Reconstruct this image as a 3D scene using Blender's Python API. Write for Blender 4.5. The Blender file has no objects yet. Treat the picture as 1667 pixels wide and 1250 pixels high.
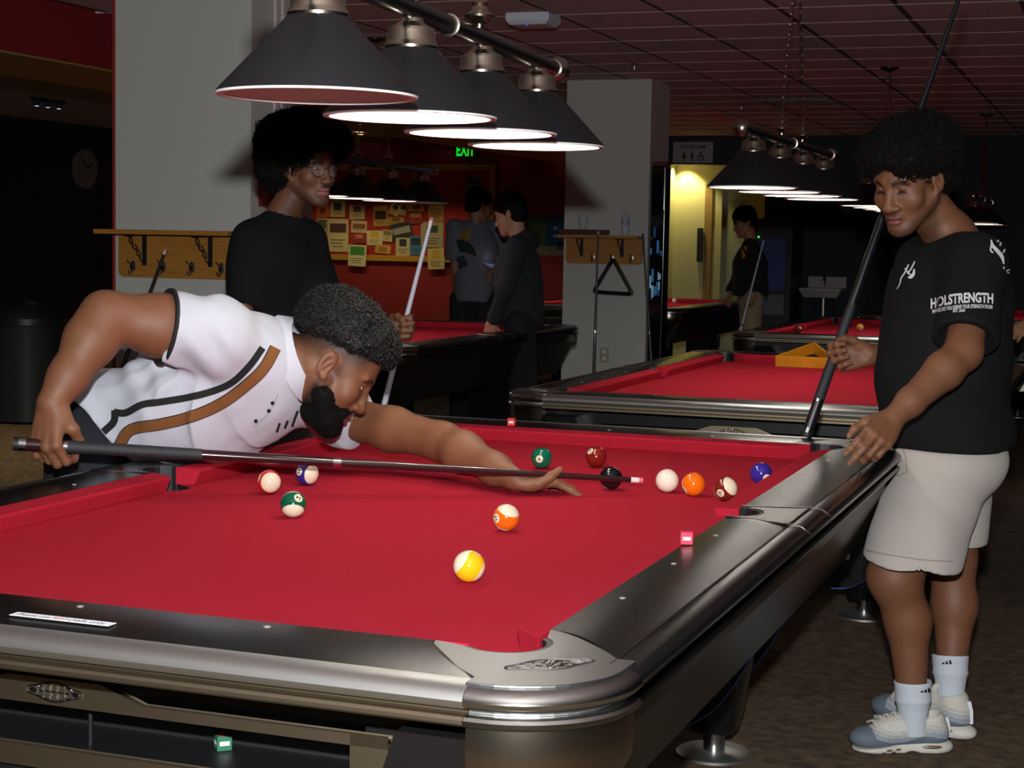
import bpy, bmesh, math, random
import numpy as np
from mathutils import Vector, Matrix
from mathutils.bvhtree import BVHTree

random.seed(7); RNG = np.random.default_rng(7)
SC = bpy.context.scene
COL = SC.collection

# ------------------------------------------------------------------ camera
CAM = np.array([1.473, -3.487, 1.404]); F_PX = 2737.1
def _cam_axes(yaw, pitch, roll):
    cy, sy = math.cos(yaw), math.sin(yaw)
    f = np.array([-sy*math.cos(pitch), cy*math.cos(pitch), -math.sin(pitch)])
    r = np.array([cy, sy, 0.0]); u = np.cross(r, f)
    c, s = math.cos(roll), math.sin(roll)
    return c*r+s*u, -s*r+c*u, f
CR, CU, CF = _cam_axes(*np.radians([20.2, 4.8, 1.1]))
def ray(x, y): return CF + CR*(x-833.5)/F_PX - CU*(y-625)/F_PX
def atd(x, y, d): return CAM + ray(x, y)*d              # a point at a given distance into the room
def atz(x, y, z): v = ray(x, y); return CAM + v*(z-CAM[2])/v[2]
def atX(x, y, X): v = ray(x, y); return CAM + v*(X-CAM[0])/v[0]
def atY(x, y, Y): v = ray(x, y); return CAM + v*(Y-CAM[1])/v[1]

cam_data = bpy.data.cameras.new('camera'); cam = bpy.data.objects.new('camera', cam_data); COL.objects.link(cam)
cam_data.sensor_fit = 'HORIZONTAL'; cam_data.sensor_width = 36.0; cam_data.lens = 36.0*F_PX/1667
cam_data.clip_start = 0.05; cam_data.clip_end = 100
M = Matrix((CR, CU, -CF)).transposed().to_4x4(); M.translation = Vector(CAM); cam.matrix_world = M
SC.camera = cam

# ------------------------------------------------------------------ world, flash, exposure
w = bpy.data.worlds.new('world'); SC.world = w; w.use_nodes = True
w.node_tree.nodes['Background'].inputs['Color'].default_value = (1.0, 0.62, 0.50, 1)
w.node_tree.nodes['Background'].inputs['Strength'].default_value = 0.006
SC.view_settings.view_transform = 'Standard'; SC.view_settings.look = 'None'
SC.view_settings.gamma = 1.0; SC.view_settings.exposure = 0.0; SC.view_settings.use_curve_mapping = False
SC.cycles.use_denoising = True
SC.cycles.max_bounces = 6; SC.cycles.sample_clamp_indirect = 4.0
# the photographer's flash: a small strobe head mounted above the lens
fd = bpy.data.lights.new('camera_flash', 'AREA'); fd.shape = 'RECTANGLE'; fd.size = 0.07; fd.size_y = 0.045
fd.energy = 185.0; fd.color = (0.95, 0.98, 1.0)
flash = bpy.data.objects.new('camera_flash', fd); COL.objects.link(flash)
Mf = Matrix((CR, CU, -CF)).transposed().to_4x4(); Mf.translation = Vector(CAM + CU*0.25 - CF*0.02); flash.matrix_world = Mf

# ------------------------------------------------------------------ materials
def srgb(r, g, b):
    f = lambda c: c/12.92 if c <= 0.04045 else ((c+0.055)/1.055)**2.4
    return (f(r/255), f(g/255), f(b/255), 1.0)
MATS = {}
def mat(name, rgb, rough=0.5, metal=0.0, bump=0.0, scale=60.0, vary=0.0, coords='Object', emit=None, estr=0.0,
        attr=False, stretch=None, spec=None, sheen=0.0, alpha=None, trans=0.0, coat=0.0, vscale=None):
    if name in MATS: return MATS[name]
    m = bpy.data.materials.new(name); m.use_nodes = True; MATS[name] = m
    nt = m.node_tree; b = nt.nodes['Principled BSDF']; L = nt.links
    base = srgb(*rgb)
    b.inputs['Base Color'].default_value = base
    b.inputs['Roughness'].default_value = rough; b.inputs['Metallic'].default_value = metal
    if spec is not None: b.inputs['Specular IOR Level'].default_value = spec
    if sheen: b.inputs['Sheen Weight'].default_value = sheen
    if trans: b.inputs['Transmission Weight'].default_value = trans
    if coat: b.inputs['Coat Weight'].default_value = coat
    if emit is not None:
        b.inputs['Emission Color'].default_value = srgb(*emit); b.inputs['Emission Strength'].default_value = estr
    src = None
    if bump or vary:
        tc = nt.nodes.new('ShaderNodeTexCoord'); vec = tc.outputs[coords]
        if stretch:
            mp = nt.nodes.new('ShaderNodeMapping'); mp.inputs['Scale'].default_value = stretch
            L.new(vec, mp.inputs['Vector']); vec = mp.outputs['Vector']
        nz = nt.nodes.new('ShaderNodeTexNoise'); nz.inputs['Scale'].default_value = scale; nz.inputs['Detail'].default_value = 4
        L.new(vec, nz.inputs['Vector'])
        if bump:
            bp = nt.nodes.new('ShaderNodeBump'); bp.inputs['Strength'].default_value = bump; bp.inputs['Distance'].default_value = 0.004
            L.new(nz.outputs['Fac'], bp.inputs['Height']); L.new(bp.outputs['Normal'], b.inputs['Normal'])
    if attr:
        at = nt.nodes.new('ShaderNodeAttribute'); at.attribute_name = 'Col'; src = at.outputs['Color']
        L.new(src, b.inputs['Base Color'])
    if vary:
        n2 = nt.nodes.new('ShaderNodeTexNoise'); n2.inputs['Scale'].default_value = vscale or scale*0.35; n2.inputs['Detail'].default_value = 6
        L.new(vec, n2.inputs['Vector'])
        mr = nt.nodes.new('ShaderNodeMapRange'); mr.inputs['From Min'].default_value = 0.3; mr.inputs['From Max'].default_value = 0.7
        mr.inputs['To Min'].default_value = 1-vary; mr.inputs['To Max'].default_value = 1+vary
        L.new(n2.outputs['Fac'], mr.inputs['Value'])
        mx = nt.nodes.new('ShaderNodeVectorMath'); mx.operation = 'SCALE'
        if src is None: mx.inputs[0].default_value = base[:3]
        else: L.new(src, mx.inputs[0])
        L.new(mr.outputs['Result'], mx.inputs['Scale']); L.new(mx.outputs['Vector'], b.inputs['Base Color'])
    if alpha is not None: b.inputs['Alpha'].default_value = alpha
    return m

# ------------------------------------------------------------------ object helpers
def mesh_obj(name, verts, faces, material, parent=None, smooth=False, loc=None):
    me = bpy.data.meshes.new(name); me.from_pydata([tuple(map(float, v)) for v in verts], [], [tuple(f) for f in faces]); me.update()
    return link_mesh(name, me, material, parent, smooth, loc)
def link_mesh(name, me, material, parent=None, smooth=False, loc=None):
    if material is not None and not me.materials: me.materials.append(material)
    if smooth: me.polygons.foreach_set('use_smooth', [True]*len(me.polygons))
    o = bpy.data.objects.new(name, me); COL.objects.link(o)
    if parent is not None: o.parent = parent
    if loc is not None: o.location = loc
    return o
def tag(o, label=None, cat=None, group=None, kind=None):
    if label: o['label'] = label
    if cat: o['category'] = cat
    if group: o['group'] = group
    if kind: o['kind'] = kind
    return o
def thing(name, loc, label=None, cat=None, group=None, rz=0.0):
    o = bpy.data.objects.new(name, None); COL.objects.link(o); o.location = loc; o.rotation_euler = (0, 0, rz); o.empty_display_size = 0.1
    return tag(o, label, cat, group)
def copy_tree(o, parent=None):
    c = o.copy(); COL.objects.link(c)
    if parent is not None: c.parent = parent; c.matrix_parent_inverse = o.matrix_parent_inverse.copy()
    for ch in list(o.children): copy_tree(ch, c)
    return c

class MB:
    """collects simple solids into one mesh"""
    def __init__(s): s.v = []; s.f = []
    def add(s, vs, fs):
        n = len(s.v); s.v += [tuple(map(float, p)) for p in vs]; s.f += [tuple(i+n for i in q) for q in fs]; return s
    def box(s, c, d, R=None):
        c = np.array(c, float); h = np.array(d, float)/2
        P = np.array([[x, y, z] for x in (-1, 1) for y in (-1, 1) for z in (-1, 1)])*h
        if R is not None: P = P @ np.array(R).T
        return s.add(P+c, [(0, 1, 3, 2), (4, 6, 7, 5), (0, 4, 5, 1), (2, 3, 7, 6), (0, 2, 6, 4), (1, 5, 7, 3)])
    def lathe(s, prof, n=24, c=(0, 0, 0), axis='z', R=None):
        """prof: list of (r, h)"""
        vs = []; m = len(prof)
        for i in range(n):
            a = 2*math.pi*i/n
            for r, h in prof: vs.append((r*math.cos(a), r*math.sin(a), h))
        fs = [(i*m+j, ((i+1) % n)*m+j, ((i+1) % n)*m+j+1, i*m+j+1) for i in range(n) for j in range(m-1)]
        if prof[0][0] > 1e-6: fs.append(tuple(i*m for i in range(n))[::-1])
        if prof[-1][0] > 1e-6: fs.append(tuple(i*m+m-1 for i in range(n)))
        V = np.array(vs)
        if axis == 'x': V = V[:, [2, 0, 1]]
        if axis == 'y': V = V[:, [1, 2, 0]]
        if R is not None: V = V @ np.array(R).T
        return s.add(V+np.array(c), fs)
    def lathe_open(s, prof, n=24, c=(0, 0, 0)):
        m = len(prof); vs = [(r*math.cos(2*math.pi*i/n)+c[0], r*math.sin(2*math.pi*i/n)+c[1], h+c[2]) for i in range(n) for r, h in prof]
        fs = [(i*m+j, ((i+1) % n)*m+j, ((i+1) % n)*m+j+1, i*m+j+1) for i in range(n) for j in range(m-1)]
        return s.add(vs, fs)
    def rod(s, a, b, ra, rb=None, n=10):
        a = np.array(a, float); b = np.array(b, float); rb = ra if rb is None else rb
        d = b-a; L = np.linalg.norm(d); R = frame(d/L)
        return s.lathe([(ra, 0), (rb, L)], n, a, R=R)
    def rods(s, pts, r, n=8, closed=False):
        """a tube along a polyline"""
        P = [np.array(p, float) for p in pts]; N = len(P); vs = []; up = None
        for i in range(N):
            t = (P[(i+1) % N]-P[i-1]) if closed else (P[min(i+1, N-1)]-P[max(i-1, 0)])
            t = t/(np.linalg.norm(t)+1e-12)
            if up is None: up = frame(t)[:, 0]
            up = up-t*(up@t); up = up/np.linalg.norm(up); w = np.cross(t, up)
            ri = r[i] if hasattr(r, '__len__') else r
            for k in range(n):
                a = 2*math.pi*k/n; vs.append(P[i]+ri*(math.cos(a)*up+math.sin(a)*w))
        fs = [(i*n+k, ((i+1) % N)*n+k, ((i+1) % N)*n+(k+1) % n, i*n+(k+1) % n) for i in range(N if closed else N-1) for k in range(n)]
        if not closed: fs += [tuple(range(n))[::-1], tuple((N-1)*n+k for k in range(n))]
        return s.add(vs, fs)
    def prism(s, poly, z0, z1):
        n = len(poly)
        vs = [(x, y, z0) for x, y in poly]+[(x, y, z1) for x, y in poly]
        fs = [tuple(range(n))[::-1], tuple(range(n, 2*n))]+[(i, (i+1) % n, n+(i+1) % n, n+i) for i in range(n)]
        return s.add(vs, fs)
    def loft(s, rings, caps=True):
        n = len(rings[0]); vs = [p for r in rings for p in r]
        fs = [(i*n+k, i*n+(k+1) % n, (i+1)*n+(k+1) % n, (i+1)*n+k) for i in range(len(rings)-1) for k in range(n)]
        if caps: fs += [tuple(range(n))[::-1], tuple((len(rings)-1)*n+k for k in range(n))]
        return s.add(vs, fs)
    def sphere(s, c, r, n=12, m=8):
        return s.lathe([(max(r*math.sin(math.pi*j/m), 0), -r*math.cos(math.pi*j/m)) for j in range(m+1)], n, c)
    def build(s, name, material, parent=None, smooth=False, bevel=0.0, loc=None):
        me = bpy.data.meshes.new(name); me.from_pydata(s.v, [], s.f); me.update()
        bm = bmesh.new(); bm.from_mesh(me)
        bmesh.ops.remove_doubles(bm, verts=bm.verts, dist=1e-6)
        if bevel: bmesh.ops.bevel(bm, geom=[e for e in bm.edges if e.is_manifold and e.calc_face_angle(0) > 0.5], offset=bevel, segments=2, affect='EDGES', profile=0.6)
        bmesh.ops.recalc_face_normals(bm, faces=bm.faces)
        bm.to_mesh(me); bm.free()
        o = link_mesh(name, me, material, parent, smooth, loc)
        if smooth: sharp(o)
        return o
def sharp(o, ang=0.6):
    bm = bmesh.new(); bm.from_mesh(o.data)
    for e in bm.edges: e.smooth = not (len(e.link_faces) == 2 and e.calc_face_angle(0) > ang)
    bm.to_mesh(o.data); bm.free()
def frame(t):
    t = np.array(t, float)/np.linalg.norm(t)
    a = np.array([0, 0, 1.0]) if abs(t[2]) < 0.9 else np.array([1.0, 0, 0])
    x = np.cross(a, t); x /= np.linalg.norm(x); return np.stack([x, np.cross(t, x), t], 1)

def smooth_line(pts, n=6):
    """Catmull-Rom through the points"""
    P = [np.array(p, float) for p in pts]; P = [2*P[0]-P[1]]+P+[2*P[-1]-P[-2]]; out = []
    for i in range(1, len(P)-2):
        for k in range(n):
            t = k/n; out.append(0.5*((2*P[i])+(P[i+1]-P[i-1])*t+(2*P[i-1]-5*P[i]+4*P[i+1]-P[i+2])*t*t+(3*P[i]-P[i-1]-3*P[i+1]+P[i+2])*t**3))
    return out+[P[-2]]
def text_mesh(txt, size=1.0, bold=0.0, align='CENTER'):
    """plain 2-D triangles of a word; returns (verts Nx2, tris)"""
    cu = bpy.data.curves.new('txt', 'FONT'); cu.body = txt; cu.size = size; cu.align_x = align; cu.align_y = 'CENTER'; cu.offset = bold
    cu.resolution_u = 3
    o = bpy.data.objects.new('txt', cu); COL.objects.link(o)
    dg = bpy.context.evaluated_depsgraph_get(); me = bpy.data.meshes.new_from_object(o.evaluated_get(dg))
    bm = bmesh.new(); bm.from_mesh(me); bmesh.ops.triangulate(bm, faces=bm.faces)
    V = np.array([v.co[:2] for v in bm.verts]); T = [[v.index for v in f.verts] for f in bm.faces]
    bm.free(); bpy.data.objects.remove(o); bpy.data.curves.remove(cu); bpy.data.meshes.remove(me)
    return V, T
def subdivide(V, T, maxlen):
    bm = bmesh.new()
    for v in V: bm.verts.new((v[0], v[1], 0))
    bm.verts.ensure_lookup_table()
    for t in T:
        try: bm.faces.new([bm.verts[i] for i in t])
        except ValueError: pass
    for _ in range(5):
        es = [e for e in bm.edges if e.calc_length() > maxlen]
        if not es: break
        bmesh.ops.subdivide_edges(bm, edges=es, cuts=1); bmesh.ops.triangulate(bm, faces=bm.faces)
    bm.verts.index_update()
    V2 = np.array([v.co[:2] for v in bm.verts]); T2 = [[v.index for v in f.verts] for f in bm.faces]; bm.free()
    return V2, T2
# ------------------------------------------------------------------ the room
CEIL = 2.65; BACK = 15.6
carpet = mat('carpet', (88, 70, 48), 0.95, bump=0.8, scale=180, vary=0.55, vscale=26)
m_tile = mat('ceiling_tile', (186, 173, 171), 0.9, bump=0.25, scale=220)
m_grid = mat('ceiling_grid', (196, 184, 182), 0.6)
m_gridd = mat('ceiling_runner', (80, 62, 62), 0.6)
m_col = mat('painted_plaster', (184, 183, 177), 0.75, bump=0.08, scale=90)
m_colside = m_col
m_red = mat('red_paint', (132, 26, 20), 0.65, bump=0.05, scale=80)
m_redbeam = mat('crimson_paint', (126, 18, 26), 0.7)
m_tan = mat('tan_trim', (150, 118, 62), 0.6)
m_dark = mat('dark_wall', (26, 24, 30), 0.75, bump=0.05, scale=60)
m_navy = mat('navy_wall', (23, 29, 38), 0.7, bump=0.05, scale=60)
m_cream = mat('cream_wall', (190, 182, 128), 0.7)
m_black = mat('black_plain', (14, 14, 15), 0.6)

def slab(name, lo, hi, m, kind='structure', parent=None):
    lo = np.array(lo, float); hi = np.array(hi, float)
    o = MB().box((0, 0, 0), hi-lo).build(name, m, parent); o.location = (lo+hi)/2
    if kind and parent is None: o['kind'] = kind
    return o
slab('floor', (-10.2, -5.7, -0.1), (4.4, 18.2, 0.0), carpet)
ceiling = slab('ceiling', (-10.2, -5.7, CEIL+0.02), (4.4, 18.2, CEIL+0.12), m_tile)
# 2 ft lay-in tiles, each a piece of its own, with the runners between them
GX0, GY0, GS = -0.337, 5.32, 0.61
tile_me = None
Vt = MB()
h = GS/2-0.012
Vt.add([(-h, -h, 0.014), (h, -h, 0.014), (h, h, 0.014), (-h, h, 0.014), (-h+0.008, -h+0.008, 0), (h-0.008, -h+0.008, 0), (h-0.008, h-0.008, 0), (-h+0.008, h-0.008, 0)],
       [(4, 7, 6, 5), (0, 4, 5, 1), (1, 5, 6, 2), (2, 6, 7, 3), (3, 7, 4, 0), (0, 1, 2, 3)])
def cpos(x, y): return (x-ceiling.location.x, y-ceiling.location.y)
ntile = 0
for i in range(-9, 7):
    for j in range(-4, 17):
        cx, cy = GX0+GS*(i+0.5), GY0+GS*(j+0.5)
        d = np.array([cx, cy, CEIL])-CAM; z = d@CF
        if z < 1: continue
        px, py = 833.5+F_PX*(d@CR)/z, 625-F_PX*(d@CU)/z
        if not (-60 < px < 1727 and py > -60) or cy > BACK-0.25 or cx < -3.8: continue
        if tile_me is None:
            t = Vt.build('ceiling_tile', m_tile, ceiling); tile_me = t.data
        else: t = link_mesh('ceiling_tile', tile_me, m_tile, ceiling)
        t.location = (*cpos(cx, cy), CEIL-0.004-ceiling.location.z); ntile += 1
for i in range(-9, 8):
    x = GX0+GS*i
    MB().box((0, 0, 0), (0.024, 18.0, 0.02)).build('main_runner', m_gridd, ceiling, loc=(*cpos(x, 6.4), CEIL+0.006-ceiling.location.z))
for j in range(-6, 17):
    y = GY0+GS*j
    MB().box((0, 0, 0), (9.8, 0.02, 0.018)).build('cross_runner', m_grid, ceiling, loc=(*cpos(-1.2, y), CEIL+0.004-ceiling.location.z))

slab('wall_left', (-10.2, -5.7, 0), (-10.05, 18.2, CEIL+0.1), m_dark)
slab('wall_right', (4.25, -5.7, 0), (4.4, 18.2, CEIL+0.1), m_navy)
slab('wall_front', (-10.2, -5.7, 0), (4.4, -5.55, CEIL+0.1), m_navy)
# back wall: red left of the restroom passage, navy right of it
XA = atY(1082, 300, BACK)[0]; XB = atY(1246, 300, BACK)[0]; ZH = atY(1150, 268, BACK)[2]
slab('wall_back', (-10.05, BACK, 0), (XA, BACK+0.15, CEIL+0.1), m_red)
slab('wall_back.001', (XB, BACK, 0), (4.25, BACK+0.15, CEIL+0.1), m_navy)
slab('wall_back.002', (XA, BACK-0.03, ZH), (XB, BACK+0.15, CEIL+0.1), m_black)
# the passage behind: two side walls and an end wall with a door
slab('wall_passage', (XA-0.15, BACK+0.15, 0), (XA, BACK+0.5, CEIL), m_cream)
slab('wall_passage.001', (XB, BACK+0.15, 0), (XB+0.15, BACK+0.5, CEIL), m_cream)
slab('wall_passage.002', (XA-0.15, BACK+0.5, 0), (XB+0.15, BACK+0.6, CEIL), m_cream)
slab('ceiling.001', (XA, BACK+0.15, 2.452), (XB, BACK+0.5, 2.5), m_cream)
Yd = BACK+0.5
xd0, xd1 = atY(1092, 300, Yd)[0], atY(1150, 300, Yd)[0]
door = thing('door_1', ((xd0+xd1)/2, Yd, 0)); door['kind'] = 'structure'
MB().box((0, -0.02, 1.03), (xd1-xd0, 0.04, 2.06)).build('door_leaf', mat('door_cream', (200, 192, 138), 0.45), door)
hx = atY(1142, 380, Yd)[0]-(xd0+xd1)/2
MB().box((hx, -0.06, 1.42), (0.07, 0.025, 0.40)).build('push_plate', m_black, door, bevel=0.004)
trim = slab('trim_1', (xd1, Yd-0.05, 0), (xd1+0.09, Yd, 2.15), m_tan)
xd2, xd3 = atY(1178, 300, Yd)[0], atY(1232, 300, Yd)[0]
d2 = thing('door_2', ((xd2+xd3)/2, Yd, 0)); d2['kind'] = 'structure'
MB().box((0, -0.015, 1.03), (xd3-xd2, 0.03, 2.06)).build('door_leaf', mat('door_grey', (150, 152, 120), 0.5), d2)
slab('trim_2', (xd2-0.08, Yd-0.05, 0), (xd2, Yd, 2.15), m_cream)
# recessed downlight of the passage
dl = thing('downlight', ((xd0+xd1)/2-0.02, Yd-0.17, 2.45), 'small recessed downlight over the restroom passage door', 'downlight')
MB().lathe_open([(0.035, 0.0), (0.05, -0.006), (0.056, 0.0)], 20).build('trim_ring', m_col, dl)
MB().lathe([(0.034, -0.002), (0.034, 0.001)], 16).build('lens', mat('downlight_lens', (255, 240, 200), 0.4, emit=(255, 235, 190), estr=6), dl)
ld = bpy.data.lights.new('downlight_bulb', 'SPOT'); ld.energy = 60; ld.spot_size = math.radians(100); ld.spot_blend = 0.5; ld.color = (1, 0.9, 0.45); ld.shadow_soft_size = 0.03
lo = bpy.data.objects.new('downlight_bulb', ld); COL.objects.link(lo); lo.parent = dl; lo.location = (0, 0, -0.02)

# soffit on the left, crimson with a tan underside
sx0, sx1, sz = -4.87, -4.08, 2.338
sof = slab('wall_soffit', (sx0, -5.5, sz+0.01), (sx1, BACK, CEIL+0.05), m_redbeam)
slab('trim_3', (sx0, -5.5, sz-0.002), (sx1, BACK, sz+0.012), m_tan)

# two square columns
pL = atd(188, 300, 8.0); YL = pL[1]; XL0 = pL[0]; XL1 = atY(408, 300, YL)[0]
slab('wall_column', (XL0, YL, 0), (XL1, YL+0.62, CEIL+0.05), m_col)
slab('trim_4', (XL0-0.012, YL-0.006, 0), (XL0-0.001, YL+0.6, CEIL), mat('orange_edge', (150, 40, 24), 0.6))
pR = atd(920, 300, 12.9); YR = pR[1]; XR0 = pR[0]; XR1 = atY(1057, 300, YR)[0]
YRb = min(max(atX(1087, 300, XR1)[1], YR+0.4), YR+1.2)
slab('wall_column.001', (XR0, YR, 0), (XR1, YRb, CEIL+0.05), m_col)
# ------------------------------------------------------------------ pool tables
BED = 0.80; TW, TL = 0.640, 1.270; FO = 0.058           # nose half width / length, cushion top width
TA, TB, TR = 0.885, 1.545, 0.17                          # outer edge of the metal band
RAILX, RAILY = 0.838, 1.495                              # where the black rail top ends
RT = BED+0.041
m_cloth = mat('red_cloth', (168, 33, 50), 1.0, bump=0.2, scale=900, vary=0.12, vscale=500, spec=0.05)
m_rail = mat('black_laminate', (13, 13, 14), 0.27, bump=0.03, scale=300, spec=0.4)
m_metal = mat('brushed_nickel', (206, 206, 203), 0.42, metal=1.0, bump=0.03, scale=120, stretch=(1, 1, 14))
m_metalb = mat('polished_nickel', (190, 190, 187), 0.19, metal=1.0)
m_frame = mat('bronze_nickel', (150, 136, 114), 0.42, metal=1.0)
m_skirt = mat('skirt_black', (22, 21, 22), 0.36, bump=0.05, scale=400)
m_pocket = mat('pocket_rubber', (20, 20, 22), 0.45)
m_sight = mat('pearl_sight', (150, 146, 132), 0.4)
m_chrome = mat('chrome', (205, 205, 205), 0.12, metal=1.0)

def rrect(A, B, R, n=10):
    """closed path of a rounded rectangle with outward normals, counter-clockwise from +x,-y corner"""
    P = []
    for cx, cy, a0 in ((A-R, -B+R, -90), (A-R, B-R, 0), (-A+R, B-R, 90), (-A+R, -B+R, 180)):
        for k in range(n+1):
            a = math.radians(a0+90*k/n); P.append((cx+R*math.cos(a), cy+R*math.sin(a), math.cos(a), math.sin(a)))
    return P
def sweep(path, prof, closed=False, caps=True):
    """path: (x, y, nx, ny); prof: closed loop (offset, z)"""
    mb = MB(); rings = [[(x+nx*o, y+ny*o, z) for o, z in prof] for x, y, nx, ny in path]
    if closed: rings.append(rings[0])
    return mb.loft(rings, caps=not closed and caps)
def seg(path, i, j): return path[i:j+1]

BAND = [(-0.050, RT), (-0.036, RT+0.001), (-0.022, RT-0.001), (-0.010, RT-0.005), (-0.003, RT-0.011), (0, RT-0.018), (-0.002, RT-0.024), (-0.007, RT-0.029), (-0.016, RT-0.031), (-0.05, RT-0.031)]
LIP = [(-0.05, RT-0.038), (-0.014, RT-0.038), (-0.005, RT-0.039), (-0.001, RT-0.043), (-0.001, RT-0.048), (-0.006, RT-0.052), (-0.05, RT-0.052)]
GROOVE = [(-0.05, RT-0.0315), (-0.022, RT-0.0315), (-0.022, RT-0.0375), (-0.05, RT-0.0375)]

def pts_arc(cx, cy, r, a0, a1, n):
    return [(cx+r*math.cos(math.radians(a0+(a1-a0)*k/n)), cy+r*math.sin(math.radians(a0+(a1-a0)*k/n))) for k in range(n+1)]

def make_table(sticker=False):
    root = thing('pool_table', (0, 0, 0))
    # --- bed cloth, notched at the six pockets
    bx, by = TW+0.05, TL+0.05; cr = 0.052
    q = []
    def corner(sx, sy):
        c = (sx*(TW+0.046), sy*(TL+0.046))
        base = {(1, -1): 135, (1, 1): 225, (-1, 1): 315, (-1, -1): 45}[(sx, sy)]
        return pts_arc(c[0], c[1], cr, base+50, base-50, 12)
    poly = []
    poly += [(-TW+0.05, -by), (TW-0.05, -by)]; poly += corner(1, -1); poly += [(bx, -TL+0.04), (bx, -0.06)]; poly += [(x, y) for x, y in pts_arc(TW+0.052, 0, 0.058, 250, 110, 10)]
    poly += [(bx, 0.06), (bx, TL-0.06)]; poly += corner(1, 1); poly += [(TW-0.05, by), (-TW+0.05, by)]; poly += corner(-1, 1)
    poly += [(-bx, TL-0.06), (-bx, 0.06)]; poly += pts_arc(-TW-0.052, 0, 0.058, 70, -70, 10); poly += [(-bx, -0.06), (-bx, -TL+0.06)]; poly += corner(-1, -1)
    MB().prism(poly, BED-0.03, BED).build('bed_cloth', m_cloth, root)
    # --- cushions: profile (offset from nose outward, z)
    CP = [(0.0, BED+0.0355), (0.002, BED+0.038), (FO, RT+0.0015), (FO, BED), (0.014, BED+0.0005), (0.001, BED+0.031)]
    def cushion(p0, p1, n, s0, s1):
        """nose line p0-p1, outward normal n, end shifts per unit offset"""
        p0 = np.array(p0, float); p1 = np.array(p1, float); n = np.array(n, float); t = (p1-p0)/np.linalg.norm(p1-p0)
        def ring(p, s): return [(*(p+n*o+t*s*o), z) for o, z in CP]
        mb = MB(); K = 2
        mb.loft([ring(p0, s0), ring(p1, s1)])
        return mb.build('cushion', m_cloth, root, bevel=0.0015)
    tc = math.tan(math.radians(50)); ts = math.tan(math.radians(16)); ce = 0.088; se = 0.066
    for sx in (1, -1):
        cushion((sx*TW, -TL+ce), (sx*TW, -se), (sx, 0), -tc, ts)
        cushion((sx*TW, se), (sx*TW, TL-ce), (sx, 0), -ts, tc)
    for sy in (1, -1):
        cushion((-TW+ce, sy*TL), (TW-ce, sy*TL), (0, sy), -tc, tc)
    # --- black rail tops, gently crowned, between the castings
    def crown(o, O): s = (o-FO)/(O-FO); return RT+0.0015+0.004*math.sin(math.pi*min(s*1.0, 1))-0.0015*s
    def seam_x(o): return TW-0.070+0.125*((o-FO)/(RAILY-TL-FO))**1.5      # where rail meets corner casting (end rails)
    def seam_y(o): return TL-0.070+0.125*((o-FO)/(RAILX-TW-FO))**1.5
    def rail(kind, s, half=0):
        mb = MB(); N = 10; rings = []
        O = (RAILY-TL) if kind == 'end' else (RAILX-TW)
        top0 = []; top1 = []
        for k in range(N+1):
            o = FO+(O-FO)*k/N; z = crown(o, O)
            if kind == 'end': a, b = (-seam_x(o), s*(TL+o), z), (seam_x(o), s*(TL+o), z)
            else:
                y1 = seam_y(o); y0 = 0.075+0.045*((o-FO)/(O-FO))**1.3
                a, b = (s*(TW+o), half*y0, z), (s*(TW+o), half*y1, z)
            top0.append(a); top1.append(b)
        low0 = [(x, y, RT-0.02) for x, y, z in (top0[-1], top0[0])]; low1 = [(x, y, RT-0.02) for x, y, z in (top1[-1], top1[0])]
        mb.loft([top0+low0, top1+low1])
        return mb.build('rail', m_rail, root, smooth=True)
    for s in (1, -1):
        rail('end', s)
        for hlf in (1, -1): rail('side', s, hlf)
    # --- corner castings
    path = rrect(TA, TB, TR, 12)
    def corner_top(sx, sy):
        N = 8
        # boundary: outer arc at band top, then the seams and the pocket cut-out
        outer = [(x-nx*0.020, y-ny*0.020) for x, y, nx, ny in path[0:13]]      # +x,-y corner
        ex = [(seam_x(FO+(RAILY-TL-FO)*k/N), -(TL+FO+(RAILY-TL-FO)*k/N)) for k in range(N+1)]   # from feather to outer on end rail
        ey = [((TW+FO+(RAILX-TW-FO)*k/N), -seam_y(FO+(RAILX-TW-FO)*k/N)) for k in range(N+1)]
        pc = (TW+0.026, -TL-0.026)
        a0 = 228; cut = pts_arc(pc[0], pc[1], 0.066, -138, 48, 14)
        # loop: feather on end rail -> outer on end rail -> outer corner -> outer on side rail -> feather on side -> pocket cut back
        loop = ex+[(ex[-1][0], -TB+0.020)]+[p for p in outer if p[0] > ex[-1][0]+0.005 and p[1] < ey[-1][1]-0.005]+[(TA-0.020, ey[-1][1])]+ey[::-1]+cut[::-1]
        return [(sx*x, -sy*y) for x, y in loop], [(sx*x, -sy*y) for x, y in cut]
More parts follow.
